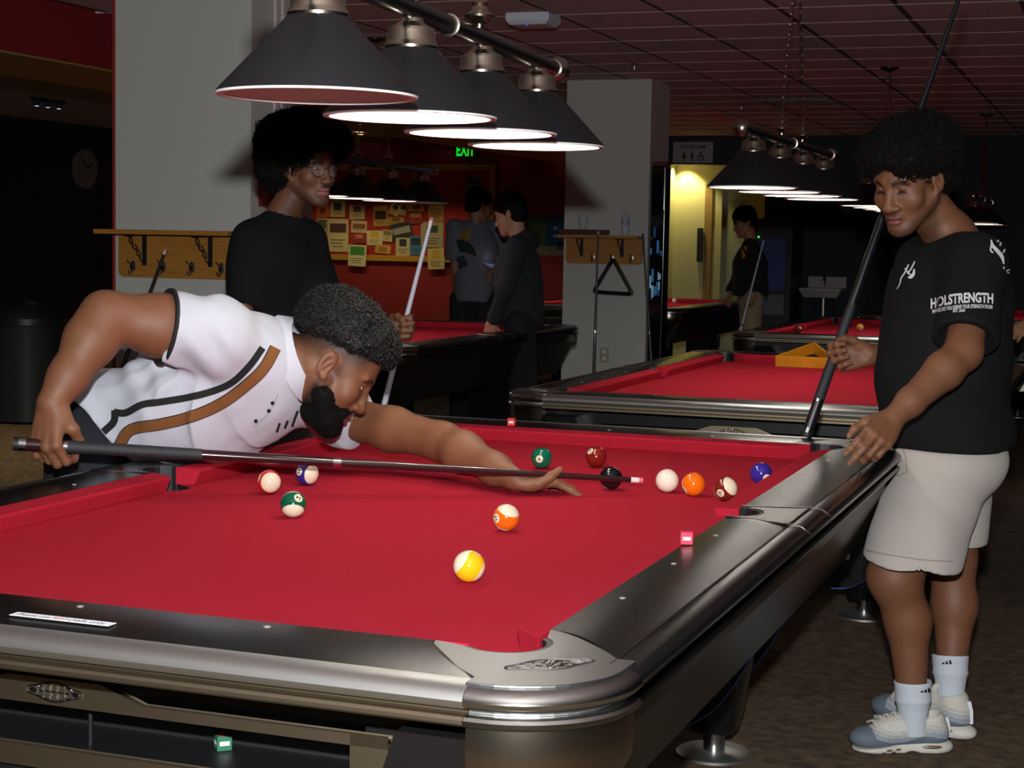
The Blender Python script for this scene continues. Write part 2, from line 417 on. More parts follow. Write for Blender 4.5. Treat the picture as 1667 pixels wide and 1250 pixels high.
    for sx in (1, -1):
        for sy in (1, -1):
            cast = thing('corner_casting', (0, 0, 0)); cast.parent = root
            lp, cut = corner_top(sx, sy)
            MB().prism(lp, RT-0.02, RT+0.0025).build('casting_top', mat('cast_nickel', (140, 140, 139), 0.36, metal=1.0, bump=0.04, scale=150), cast, bevel=0.002)
            base = {(1, -1): 0, (1, 1): 13, (-1, 1): 26, (-1, -1): 39}[(sx, sy)]
            arc = path[base:base+13]
            e0 = arc[0]; e1 = arc[-1]; t0 = (-e0[3], e0[2]); t1 = (-e1[3], e1[2]); x0 = 0.0 if sx*sy < 0 else 0.0
            # extend a little along the straights
            ext0 = [(e0[0]-t0[0]*0.015, e0[1]-t0[1]*0.015, e0[2], e0[3])]; ext1 = [(e1[0]+t1[0]*0.015, e1[1]+t1[1]*0.015, e1[2], e1[3])]
            A = ext0+arc+ext1
            sweep(A, BAND).build('corner_band', m_metalb, cast, smooth=True)
            sweep(A, GROOVE).build('corner_groove', m_metal, cast)
            sweep(A, LIP).build('corner_lip', m_metalb, cast, smooth=True)
            ZB = RT-0.0525
            sweep(A, [(-0.05, ZB), (-0.012, ZB), (-0.010, ZB-0.03), (-0.013, ZB-0.062), (-0.022, ZB-0.080), (-0.05, ZB-0.082)]).build('corner_shroud', mat('satin_shroud', (146, 138, 124), 0.26, metal=1.0), cast, smooth=True)
            # dark rubber lip of the pocket
            c0 = np.array(cut); pc = np.array([sx*(TW+0.026), sy*(TL+0.026)])
            inner = pc+(c0-pc)*0.86; rp = list(map(tuple, c0*1.0+(c0-pc)*0.02))+list(map(tuple, inner[::-1]))
            MB().prism(rp, RT-0.075, RT+0.001).build('pocket_lip', m_pocket, cast, bevel=0.002)
            # embossed crest on top
            cr2 = MB(); ang = math.atan2(sy, sx)
            cc = np.array([sx*(TW+0.125), sy*(TL+0.125)]); tdir = np.array([-sy*0.72, sx*0.70]); ndir = np.array([sx*.7, sy*.7])
            for k in range(9):
                tt = (k-4)/4.0; amp = 0.014*(1-abs(tt)**1.5)+0.004
                for q2 in range(2):
                    rr = []
                    for e in range(9):
                        th = math.pi*2*e/8; rr.append((*(cc+tdir*(tt*0.052+0.0085*math.cos(th))+ndir*((q2-0.5)*amp*1.1+amp*0.5*math.sin(th+k))), RT+0.003))
                    cr2.rods(rr[:-1], 0.0009, 4, closed=True)
            outl = [(*(cc+tdir*0.065*math.cos(a)+ndir*0.021*math.sin(a)*(1+0.25*math.cos(4*a))), RT+0.003) for a in np.linspace(0, 2*math.pi, 40)[:-1]]
            cr2.rods(outl, 0.0011, 4, closed=True).build('crest', m_metalb, cast)
            # pocket cup
            MB().lathe_open([(0.060, BED-0.003), (0.062, BED-0.05), (0.05, BED-0.13), (0.0, BED-0.14)], 20, (sx*(TW+0.024), sy*(TL+0.024), 0)).build('pocket_cup', m_pocket, cast, smooth=True)
    # --- side castings (black, with a bright seam strip at each end)
    for sx in (1, -1):
        sc = thing('side_casting', (0, 0, 0)); sc.parent = root
        O = RAILX-TW; N = 8
        def y0(o): return 0.075+0.045*((o-FO)/(O-FO))**1.3
        lp = [(sx*(TW+FO+(O-FO)*k/N), -y0(FO+(O-FO)*k/N)) for k in range(N+1)]+[(sx*(TW+FO+(O-FO)*k/N), y0(FO+(O-FO)*k/N)) for k in range(N, -1, -1)]
        cut = [(sx*(TW+0.058+0.066*math.sin(a)*0.95), 0.066*math.cos(a)) for a in np.linspace(0.0, math.pi, 13)]
        MB().prism(lp+cut, RT-0.02, RT+0.004).build('casting_top', m_rail, sc, bevel=0.002)
        inner = [(sx*(TW+0.058+0.056*math.sin(a)*0.95), 0.056*math.cos(a)) for a in np.linspace(0.0, math.pi, 13)]
        MB().prism(cut+inner[::-1], RT-0.075, RT+0.003).build('pocket_lip', m_pocket, sc, bevel=0.002)
        MB().lathe_open([(0.060, BED-0.003), (0.060, BED-0.05), (0.045, BED-0.13), (0.0, BED-0.14)], 20, (sx*(TW+0.06), 0, 0)).build('pocket_cup', m_pocket, sc, smooth=True)
        for s in (1, -1):
            seam = [(sx*(TW+FO+(O-FO)*k/N), s*(y0(FO+(O-FO)*k/N)+0.001), RT+0.0048) for k in range(N+1)]
            seam += [(sx*(TA-0.02), s*0.1215, RT+0.001), (sx*(TA-0.001), s*0.1215, RT-0.012), (sx*TA, s*0.1215, RT-0.026)]
            MB().rods(seam, 0.0013, 6).build('seam_strip', m_chrome, sc, smooth=True)
    # --- metal band, groove and lip along the straights
    ends = []
    for s in (1, -1):
        e = TA-TR-0.016; stp = [(-e+2*e*k/2*1.0, s*TB, 0, s) for k in range(3)]
        if s < 0: stp = stp
        for nm, pr, mm in (('end_band', BAND, m_metal), ('end_groove', GROOVE, m_frame), ('end_lip', LIP, m_frame)):
            sweep(stp, pr).build(nm, mm, root, smooth=True)
        e = TB-TR-0.016; stp = [(s*TA, -e+2*e*k/2, s, 0) for k in range(3)]
        for nm, pr, mm in (('side_band', BAND, mat('side_band_dark_reflection', (16, 16, 17), 0.24, spec=0.5)), ('side_groove', GROOVE, m_pocket), ('side_lip', LIP, mat('side_lip_dark_reflection', (64, 61, 58), 0.24, metal=1.0))):  # dark surroundings mirrored in the side metal put into its colour
            sweep(stp, pr).build(nm, mm, root, smooth=True)
        MB().rods([(s*(TA-0.047), y, RT+0.002) for y in (-e, e)], 0.0012, 5).build('edge_line', m_chrome, root)
        MB().rods([(s*(TA-0.001), y, RT-0.017) for y in (-e, e)], 0.0012, 5).build('edge_line', m_chrome, root)
    # --- skirts: long sides slope inward, ends stand upright
    ZS = RT-0.053
    for s in (1, -1):
        prof = [(s*(TA-0.030), ZS), (s*(TA-0.040), ZS-0.05), (s*(TA-0.155), 0.515), (s*(TA-0.185), 0.505), (s*(TA-0.21), 0.55), (s*(TA-0.09), ZS)]
        MB().loft([[(x, y, z) for x, z in prof] for y in (-TB+0.13, TB-0.13)]).build('side_skirt', m_skirt, root)
        # corner blocks of the skirt
        for sy in (1, -1):
            pc = [(s*(TA-0.05)-s*(0.14-0.14*math.cos(a)), sy*(TB-0.05)-sy*(0.14-0.14*math.sin(a))) for a in np.linspace(0, math.pi/2, 9)]
            r0 = [(x, y, ZS-0.03) for x, y in pc]+[(s*(TA-0.3), sy*(TB-0.05), ZS-0.03), (s*(TA-0.3), sy*(TB-0.3), ZS-0.03), (s*(TA-0.05), sy*(TB-0.3), ZS-0.03)]
            r1 = [(s*abs(x)-s*0.10*(1 if True else 0), sy*(abs(y)-0.07), 0.53) for x, y, z in r0]
            MB().loft([r0, r1]).build('skirt_corner', m_skirt, root)
    for s in (1, -1):
        ep = thing('end_panel', (0, 0, 0)); ep.parent = root
        yF = s*(TB-0.140); e = TA-TR+0.02
        # upright panel with a window for the ball-return tray
        mb = MB()
        mb.box((0, yF-s*0.01, (ZS+0.732)/2), (2*e, 0.02, ZS-0.732))
        mb.box((0, yF-s*0.01, 0.56), (2*e, 0.02, 0.11))
        for sx in (1, -1): mb.box((sx*(0.5+e)/2, yF-s*0.01, 0.67), (e-0.5, 0.02, 0.13))
        mb.build('panel', m_skirt, ep)
        tray = MB(); tray.box((0, yF-s*0.075, 0.632), (1.0, 0.15, 0.012)); tray.box((0, yF-s*0.155, 0.68), (1.0, 0.01, 0.115))
        tray.build('ball_tray', m_pocket, ep)
        # nickel surround: bottom rail, uprights, top rail with a raised arch
        yf = yF+s*0.011
        def bar(poly, name):
            mb = MB(); n = len(poly); A = [(x, yf-s*0.008, z) for x, z in poly]; B = [(x, yf+s*0.008, z) for x, z in poly]
            mb.add(A+B, [tuple(range(n)), tuple(range(n, 2*n))[::-1]]+[(i, (i+1) % n, n+(i+1) % n, n+i) for i in range(n)])
            return mb.build(name, m_frame, ep, bevel=0.003)
        zt, zb = 0.720, 0.710
        bar([(-0.54, zt), (-0.150, zt), (-0.082, zt+0.024), (0.082, zt+0.024), (0.150, zt), (0.54, zt), (0.54, zb), (-0.54, zb)], 'frame_top')
        bar([(-0.54, 0.638), (0.54, 0.638), (0.54, 0.612), (-0.54, 0.612)], 'frame_bottom')
        for sx in (1, -1): bar([(sx*0.54, 0.7199), (sx*0.54, 0.6121), (sx*0.488, 0.6121), (sx*0.488, 0.7199)], 'frame_post')
        # cast crest on the arch
        cb = MB()
        for k in range(7):
            tt = (k-3)/3.0; amp = 0.012*(1-abs(tt)**1.6)+0.003
            for q2 in (-1, 1):
                cb.rods([(tt*0.036+0.008*math.cos(a), yf+s*0.0085, 0.727+q2*amp*0.42+amp*0.5*math.sin(a)) for a in np.linspace(0, 2*math.pi, 9)[:-1]], 0.0011, 4, closed=True)
        cb.rods([(0.05*math.cos(a), yf+s*0.0085, 0.727+0.0125*math.sin(a)*(1+0.2*math.cos(4*a))) for a in np.linspace(0, 2*math.pi, 30)[:-1]], 0.0012, 4, closed=True)
        cb.build('crest', m_chrome, ep)
        pin = MB().rods([(0.03*1, yF-s*0.03, 0.636), (0.03, yF-s*0.03, 0.712)], 0.0035, 8); pin.build('pin', m_pocket, ep)
        MB().rods([(-0.49, yF-s*0.146, 0.642), (0.49, yF-s*0.146, 0.642)], 0.0026, 6).build('tray_edge', mat('magenta_felt', (226, 66, 150), 0.8), ep)
    # --- body under the bed and four legs with round levelling feet
    MB().box((0, 0, 0.66), (2*(TA-0.24), 2*(TB-0.26), 0.20)).build('slate_body', m_black, root)
    for sx in (1, -1):
        for sy in (1, -1):
            lg = thing('leg', (sx*0.44, sy*1.0, 0)); lg.parent = root
            rings = []
            for z, a, b in ((0.075, 0.062, 0.070), (0.12, 0.072, 0.085), (0.22, 0.085, 0.11), (0.34, 0.11, 0.15), (0.45, 0.16, 0.22), (0.56, 0.20, 0.27)):
                rings.append([(sgn[0]*a*0.8 if i % 2 else sgn[0]*a, sgn[1]*b if i % 2 else sgn[1]*b*0.8, z) for i, sgn in enumerate(((1, -1), (1, -1), (1, 1), (1, 1), (-1, 1), (-1, 1), (-1, -1), (-1, -1)))])
            fix = []
            for (z, a, b) in ((0.075, 0.062, 0.070), (0.12, 0.072, 0.085), (0.22, 0.085, 0.11), (0.34, 0.11, 0.15), (0.45, 0.16, 0.22), (0.56, 0.20, 0.27)):
                fix.append([(a*math.copysign(abs(math.cos(t))**0.5, math.cos(t)), b*math.copysign(abs(math.sin(t))**0.5, math.sin(t)), z) for t in np.linspace(0, 2*math.pi, 17)[:-1]])
            MB().loft(fix).build('pedestal', mat('pedestal_black', (16, 16, 18), 0.25, coat=0.4), lg, smooth=True)
            crv = smooth_line([(0.155, 0.36), (0.10, 0.262), (0.045, 0.192), (-0.03, 0.145), (-0.10, 0.135)], 5)
            for k, off in ((-1, -0.24), (1, 0.17)):
                off = off if sy > 0 else -off
                pl = [(c_[0]*sx, c_[1]) for c_ in crv]+[(-0.10*sx, 0.56), (0.155*sx, 0.56)]; n_ = len(pl); mb = MB()
                mb.add([(x_, off-0.012, z_) for x_, z_ in pl]+[(x_, off+0.012, z_) for x_, z_ in pl], [tuple(range(n_)), tuple(range(n_, 2*n_))[::-1]]+[(i, (i+1) % n_, n_+(i+1) % n_, n_+i) for i in range(n_)])
                mb.build('side_plate', mat('pedestal_black', (16, 16, 18), 0.25), lg)
                MB().rods([(c_[0]*sx, off-0.012, c_[1]-0.002) for c_ in crv], 0.004, 6).build('chrome_edge', mat('chrome_blue_reflection', (96, 132, 226), 0.25, metal=1.0), lg, smooth=True)  # blue reflection on the chrome put into the metal's colour
            MB().lathe([(0.03, 0.012), (0.03, 0.085)], 20).build('post', m_metalb, lg, smooth=True)
            MB().lathe([(0.105, 0.0), (0.105, 0.007), (0.098, 0.012), (0.03, 0.016)], 32).build('foot_disc', m_metal, lg, smooth=True)
    # --- sights
    so = 0.0945
    sd = None
    def sight(x, y, rz):
        nonlocal sd
        z = RT+0.0047
        if sd is None:
            o = MB().lathe([(0.0052, -0.001), (0.0052, 0.0003), (0.0045, 0.0005)], 14).build('sight', m_sight, root); sd = o.data
        else: o = link_mesh('sight', sd, m_sight, root)
        o.location = (x, y, z); o.rotation_euler = (0, 0, rz)
    for s in (1, -1):
        for k in (1, 2, 3):
            sight(TW-0.3175*k, s*(TL+so), 0)
            for hlf in (1, -1): sight(s*(TW+so), hlf*(TL-0.3175*k), math.pi/2)
    return root

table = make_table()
tag(table, 'nearest red cloth pool table that the man in the white shirt leans over', 'pool table', 'red pool tables')
st = thing('rail_sticker', (0, 0, 0), 'white printed sticker about chalk on the near rail of the front table', 'sticker')
c = atz(99, 1008, RT+0.006); st.location = (c[0], c[1]+0.004, RT+0.0057)
sw, sh = 0.170, 0.021; rzs = 0.0
MB().box((0, 0, 0), (sw, sh, 0.0006)).build('paper', mat('sticker_white', (232, 232, 234), 0.6), st)
parts = [('Please use ', (40, 42, 60)), ('RED', (205, 40, 50)), (' chalk only', (40, 42, 60))]
xs = -0.076
for (txt, col), wd in zip(parts, (0.060, 0.026, 0.066)):
    V, T = text_mesh(txt.strip(), 0.0165, 0.0, 'LEFT'); V = V-[V[:, 0].min(), 0]; V[:, 0] *= wd*0.93/V[:, 0].max()
    o = mesh_obj('lettering', [(x+xs, y-0.001, 0.0005) for x, y in V], T, mat('ink_%d' % col[0], col, 0.7), st); xs += wd+0.001
TABLES = [table]
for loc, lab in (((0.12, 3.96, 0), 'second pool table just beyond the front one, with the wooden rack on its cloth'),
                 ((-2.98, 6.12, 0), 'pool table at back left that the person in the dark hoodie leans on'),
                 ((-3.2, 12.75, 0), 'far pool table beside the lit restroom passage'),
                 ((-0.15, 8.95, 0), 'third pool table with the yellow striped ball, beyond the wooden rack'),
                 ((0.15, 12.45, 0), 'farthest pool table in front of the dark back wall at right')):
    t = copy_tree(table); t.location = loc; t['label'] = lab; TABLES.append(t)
# ------------------------------------------------------------------ billiard lamps
m_shade = mat('shade_black', (26, 26, 29), 0.42, bump=0.1, scale=25, vary=0.12)
m_shadein = mat('shade_white', (238, 236, 230), 0.55)
m_nickel = mat('satin_nickel', (196, 184, 168), 0.24, metal=1.0)
m_bar = mat('bar_black', (16, 16, 17), 0.25, coat=0.3)
m_bulb = mat('bulb_lit', (255, 250, 240), 0.3, emit=(255, 250, 238), estr=30.0)
m_bulboff = mat('bulb_off', (120, 112, 104), 0.3)
LAMP_Z = 1.655
def make_lamp(loc, lit, power, label, chain=True, rz=0.0):
    root = thing('billiard_lamp', loc, label, 'lamp', 'four-shade billiard lamps', rz)
    zb = 0.222                                   # bar axis above the rim
    MB().rod((0, -0.93, zb), (0, 0.93, zb), 0.0215, n=18).build('bar', m_bar, root, smooth=True)
    for s in (-1, 1):
        MB().sphere((0, s*0.955, zb), 0.036, 20, 14).build('end_ball', m_nickel, root, smooth=True)
        MB().lathe([(0.024, 0), (0.027, 0.004), (0.027, 0.012), (0.024, 0.016)], 20, (0, s*0.925-0.008, zb), axis='y').build('end_ring', m_nickel, root, smooth=True)
    MB().lathe([(0.0215, -0.005), (0.0255, -0.004), (0.0255, 0.004), (0.0215, 0.005)], 20, (0, 0, zb), axis='y').build('bar_ring', m_nickel, root, smooth=True)
    for i, y in enumerate((-0.75, -0.25, 0.25, 0.75)):
        sh = thing('shade', (0, y, 0)); sh.parent = root
        out = [(0.1795, 0.0), (0.1815, 0.003), (0.1795, 0.007), (0.054, 0.142), (0.050, 0.144)]
        inn = [(0.050, 0.140), (0.166, 0.010), (0.168, -0.001), (0.1805, -0.001), (0.1815, 0.003)]
        MB().lathe_open(out, 56).build('cone', m_shade, sh, smooth=True)
        MB().lathe_open(inn, 56).build('lining', m_shadein, sh, smooth=True)
        MB().lathe([(0.055, 0.139), (0.056, 0.146), (0.053, 0.152), (0.050, 0.158), (0.049, 0.176), (0.046, 0.184), (0.034, 0.190), (0.026, 0.196), (0.024, 0.204)], 32).build('cap', m_nickel, sh, smooth=True)
        on = i in lit
        MB().lathe([(0.0, 0.060), (0.018, 0.064), (0.029, 0.080), (0.027, 0.098), (0.016, 0.118), (0.014, 0.140), (0.0, 0.14)], 18).build('bulb', m_bulb if on else m_bulboff, sh, smooth=True)
        if on:
            l = bpy.data.lights.new('bulb_light', 'POINT'); l.energy = power; l.color = (1.0, 0.95, 0.86); l.shadow_soft_size = 0.03
            o = bpy.data.objects.new('bulb_light', l); COL.objects.link(o); o.parent = sh; o.location = (0, 0, 0.042)
    if chain:
        ztop = CEIL-loc[2]
        for s in (-1, 1):
            y = s*0.225
            hg = thing('hanger', (0, y, zb)); hg.parent = root
            MB().lathe([(0.010, 0.018), (0.011, 0.030), (0.020, 0.034), (0.036, 0.046), (0.037, 0.050), (0.022, 0.060), (0.016, 0.072), (0.020, 0.080), (0.012, 0.092), (0.005, 0.098), (0.004, 0.105)], 24).build('finial', m_nickel, hg, smooth=True)
            MB().rods([(0, 0.016*math.cos(a), 0.121+0.016*math.sin(a)) for a in np.linspace(0, 2*math.pi, 17)[:-1]], 0.0022, 6, closed=True).build('eye_ring', m_nickel, hg, smooth=True)
            a = np.array([0, 0, 0.137]); b = np.array([0, -y+s*0.03, ztop-zb-0.03]); L = np.linalg.norm(b-a); d = (b-a)/L; n = int(L/0.024); Fm = frame(d)
            ch = MB()
            for k in range(n):
                c = a+d*(k+0.5)*L/n; e = Fm[:, k % 2]
                ch.rods([c+d*0.0155*math.cos(t)+e*0.007*math.sin(t) for t in np.linspace(0, 2*math.pi, 9)[:-1]], 0.0021, 4, closed=True)
            o = ch.build('chain', m_nickel, hg)
        MB().lathe([(0.065, 0.0), (0.065, -0.012), (0.03, -0.024), (0.006, -0.03)][::-1], 24, (0, 0, ztop-0.001)).build('ceiling_canopy', m_bar, root, smooth=True)
    return root
PW = 3.0
make_lamp((0.026, 0.0, LAMP_Z+0.004), (1, 2, 3), PW, 'nearest four-shade lamp hanging over the front pool table, first shade unlit', rz=0.075)
make_lamp((0.035, 3.93, LAMP_Z-0.014), (0, 1, 2, 3), PW, 'four-shade lamp over the second pool table left of the man in shorts', rz=-0.012)
make_lamp((-3.0, 6.1, LAMP_Z), (0, 1, 2), PW*0.8, 'distant four-shade lamp in front of the bulletin board')
make_lamp((-0.16, 8.3, LAMP_Z+0.03), (0, 1, 2, 3), PW*0.6, 'four-shade lamp mostly hidden behind the head of the man in shorts')
make_lamp((0.15, 12.4, LAMP_Z), (1, 2), PW*0.3, 'farthest four-shade lamp near the dark back wall')
make_lamp((-3.4, 12.7, LAMP_Z), (0, 1, 2, 3), PW*0.8, 'four-shade lamp behind the far column, over the table by the passage')
# ------------------------------------------------------------------ pool balls and chalk
BR = 0.028575
def ball_mat(name, rgb, stripe, cue=False):
    m = bpy.data.materials.new(name); m.use_nodes = True; nt = m.node_tree; b = nt.nodes['Principled BSDF']; L = nt.links
    b.inputs['Roughness'].default_value = 0.12; b.inputs['Coat Weight'].default_value = 0.3
    ivory = srgb(226, 208, 180); colr = srgb(*rgb)
    if cue: b.inputs['Base Color'].default_value = srgb(236, 216, 200); return m
    tc = nt.nodes.new('ShaderNodeTexCoord'); sp = nt.nodes.new('ShaderNodeSeparateXYZ'); L.new(tc.outputs['Object'], sp.inputs[0])
    def math_(op, a, v=None):
        n = nt.nodes.new('ShaderNodeMath'); n.operation = op; L.new(a, n.inputs[0])
        if v is not None: n.inputs[1].default_value = v
        return n.outputs[0]
    ax = math_('ABSOLUTE', sp.outputs['X']); spot = math_('GREATER_THAN', ax, BR*math.cos(0.36))
    mx = nt.nodes.new('ShaderNodeMix'); mx.data_type = 'RGBA'
    if stripe:
        az = math_('ABSOLUTE', sp.outputs['Z']); cap = math_('GREATER_THAN', az, BR*0.56)
        f = nt.nodes.new('ShaderNodeMath'); f.operation = 'MAXIMUM'; L.new(cap, f.inputs[0]); L.new(spot, f.inputs[1]); fac = f.outputs[0]
    else: fac = spot
    L.new(fac, mx.inputs['Factor']); mx.inputs['A'].default_value = colr; mx.inputs['B'].default_value = ivory; L.new(mx.outputs['Result'], b.inputs['Base Color'])
    return m
ball_me = None
def ball(x, y, z, num, rgb, label, num_dir=None, axis=None, roll=0.0):
    """num_dir / axis in camera terms (right, up, toward the camera)"""
    global ball_me
    stripe = num >= 9
    mb = MB().lathe([(max(BR*math.sin(math.pi*j/20), 0), -BR*math.cos(math.pi*j/20)) for j in range(21)], 40)
    m = ball_mat('ball_%s' % (num if num else 'cue'), rgb, stripe, num == 0)
    o = mb.build('pool_ball' if num else 'cue_ball', m, None, smooth=True)
    tag(o, label, 'pool ball', 'pool balls'); o.location = (x, y, z+BR+0.0006)
    if num == 0: return o
    W = lambda v: np.array(CR)*v[0]+np.array(CU)*v[1]-np.array(CF)*v[2]
    nx = W(num_dir); nx /= np.linalg.norm(nx)
    az = W(axis) if axis is not None else np.array([0, 0, 1.0])
    if axis is not None and stripe:
        az /= np.linalg.norm(az); nx = nx-az*(nx@az); nx /= np.linalg.norm(nx)
    else: az = az-nx*(az@nx); az /= np.linalg.norm(az)
    Rm = np.stack([nx, np.cross(az, nx), az], 1); M4 = Matrix(Rm.tolist()).to_4x4(); M4.translation = o.location; o.matrix_world = M4
    V, T = text_mesh(str(num), 0.0125, 0.0004); V, T = subdivide(V, T, 0.003)
    c, s = math.cos(roll), math.sin(roll); V = V@np.array([[c, s], [-s, c]])
    for sg in (1, -1):
        P = []
        for a, b in V:
            v = np.array([sg*1.0, sg*a/BR, b/BR]); v /= np.linalg.norm(v); P.append(v*(BR+0.00015))
        mesh_obj('number', P, T, m_black, o)
    return o
tz = BED
ball(0.387, -0.738, tz, 9, (236, 172, 20), 'yellow striped ball nearest the camera', (0.52, 0.80, 0.0), (-0.80, 0.52, 0.20))
ball(0.260, -0.210, tz, 13, (226, 98, 16), 'orange striped ball in front of the resting hand', (-0.72, 0.10, 0.69), (0.30, 0.86, 0.38), 2.6)
ball(-0.217, -0.255, tz, 14, (10, 84, 56), 'green and white striped ball near the left side pocket', (0.45, 0.48, 0.60), (0.06, -0.78, 0.58), -0.4)
ball(-0.425, 0.021, tz, 11, (205, 40, 28), 'red and white striped ball beside the left cushion', (-0.9, 0.3, -0.2), (0.34, -0.04, 0.93))
p = atz(500, 771, tz+BR); ball(p[0], p[1], tz, 12, (44, 34, 120), 'purple and white striped ball partly under the cue', (-0.8, 0.2, 0.3), (0.72, -0.10, 0.62))
ball(0.002, 0.753, tz, 6, (8, 92, 64), 'solid green ball beyond the bridging hand', (-0.24, -0.06, 0.95), None, 0.6)
ball(0.125, 0.850, tz, 7, (120, 26, 18), 'solid dark red ball near the far cushion', (-0.60, 0.56, 0.5), None, 0.4)
ball(0.283, 0.468, tz, 8, (16, 18, 20), 'black ball behind the tip of the maroon cue', (-0.5, -0.85, 0.05), None)
p = (0.408, 0.492); ball(p[0]+0.012, p[1], tz, 0, (240, 225, 210), 'plain white cue ball just ahead of the cue tip')
ball(0.494, 0.462, tz, 5, (238, 104, 12), 'solid orange ball between the cue ball and a maroon stripe', (-0.82, -0.50, 0.28), None)
ball(0.582, 0.423, tz, 15, (112, 28, 20), 'maroon striped ball by the right side pocket', (-0.30, -0.18, 0.93), (0.62, 0.42, 0.62), 2.7)
ball(0.604, 0.728, tz, 4, (50, 36, 132), 'solid purple ball tucked against the right cushion', (0.36, -0.34, 0.87), None, 2.4)
# balls on the tables behind
p = atz(1400, 533, tz+BR); ball(p[0], p[1], tz, 9, (230, 150, 24), 'small yellow and white ball on the third table', (0.5, 0.3, 0.5), (0.7, -0.3, 0.6))
p = atz(1299, 536, tz+BR); ball(max(p[0], -0.757), p[1], tz, 7, (96, 40, 30), 'small dark red ball at the left edge of the third table', (0.6, 0.3, 0.7), None)
p = atz(1098, 489.5, tz+BR); ball(p[0], min(p[1], 13.95), tz, 0, (240, 225, 210), 'white ball on the far table by the passage')

def chalk(x, y, z, rz, body, top, label, words=('CHALK',)):
    o = thing('chalk_cube', (x, y, z), label, 'chalk', 'cubes of cue chalk', rz); s = 0.0225
    MB().box((0, 0, s/2), (s, s, s)).build('wrapper', mat('chalk_paper_%d' % body[0], body, 0.6), o, bevel=0.0008)
    MB().lathe([(0.0098, s), (0.0098, s+0.0006), (0.0075, s-0.0+0.0003)], 16).build('chalk_face', mat('chalk_top_%d' % top[0], top, 0.95), o)
    band = MB()
    for a in range(4):
        n = np.array([math.cos(a*math.pi/2), math.sin(a*math.pi/2), 0]); t = np.array([-n[1], n[0], 0]); c = n*(s/2+0.0003)+np.array([0, 0, s*0.5])
        band.add([c-t*0.008-np.array([0, 0, 0.004]), c+t*0.008-np.array([0, 0, 0.004]), c+t*0.008+np.array([0, 0, 0.004]), c-t*0.008+np.array([0, 0, 0.004])], [(0, 1, 2, 3)])
        lb = MB().add([c-t*0.0075-np.array([0, 0, 0.0032]), c+t*0.0075-np.array([0, 0, 0.0032]), c+t*0.0075+np.array([0, 0, 0.0032]), c-t*0.0075+np.array([0, 0, 0.0032])], [(0, 1, 2, 3)]).build('paper_band', mat('chalk_band_%d' % body[0], (232, 214, 214), 0.6), o)
    return o
p = atz(1114, 884, RT+0.005); chalk(p[0]+0.004, p[1], RT+0.0045, 0.3, (214, 44, 74), (196, 40, 66), 'pink chalk cube on the right rail of the front table')
p = atz(832, 693, RT+0.004); chalk(p[0], p[1]+0.004, RT+0.0045, 0.2, (204, 34, 40), (190, 40, 44), 'red chalk cube on the far rail of the front table')
p = atz(363, 1219, 0.6385); chalk(p[0], min(max(p[1], -1.39), -1.30), 0.6385, 0.75, (24, 92, 64), (204, 44, 70), 'green chalk cube with red top in the ball tray frame')
# ------------------------------------------------------------------ smooth bodies from blended solids
def _rc(P, a, b, ra, rb):
    ab = b-a; L2 = float(ab@ab)+1e-12; pa = P-a
    t = np.clip(pa@ab/L2, 0, 1); q = pa-t[:, None]*ab
    return np.sqrt((q*q).sum(1))-(ra+(rb-ra)*t)
def _el(P, c, R, rad):
    q = ((P-c)@R); k0 = np.sqrt(((q/rad)**2).sum(1))+1e-9; k1 = np.sqrt(((q/(rad*rad))**2).sum(1))+1e-9
    return k0*(k0-1)/k1
def _ev(o, P):
    if o['t'] == 'rc': return _rc(P, o['a'], o['b'], o['ra'], o['rb'])
    if o['t'] == 'el': return _el(P, o['c'], o['R'], o['rad'])
    if o['t'] == 'pl': return (P-o['c'])@o['n']          # inside where negative
    d = np.full(len(P), 1e3, np.float32)
    for q in o['s'].o: d = o['s'].combine(d, _ev(q, P), q)
    return d
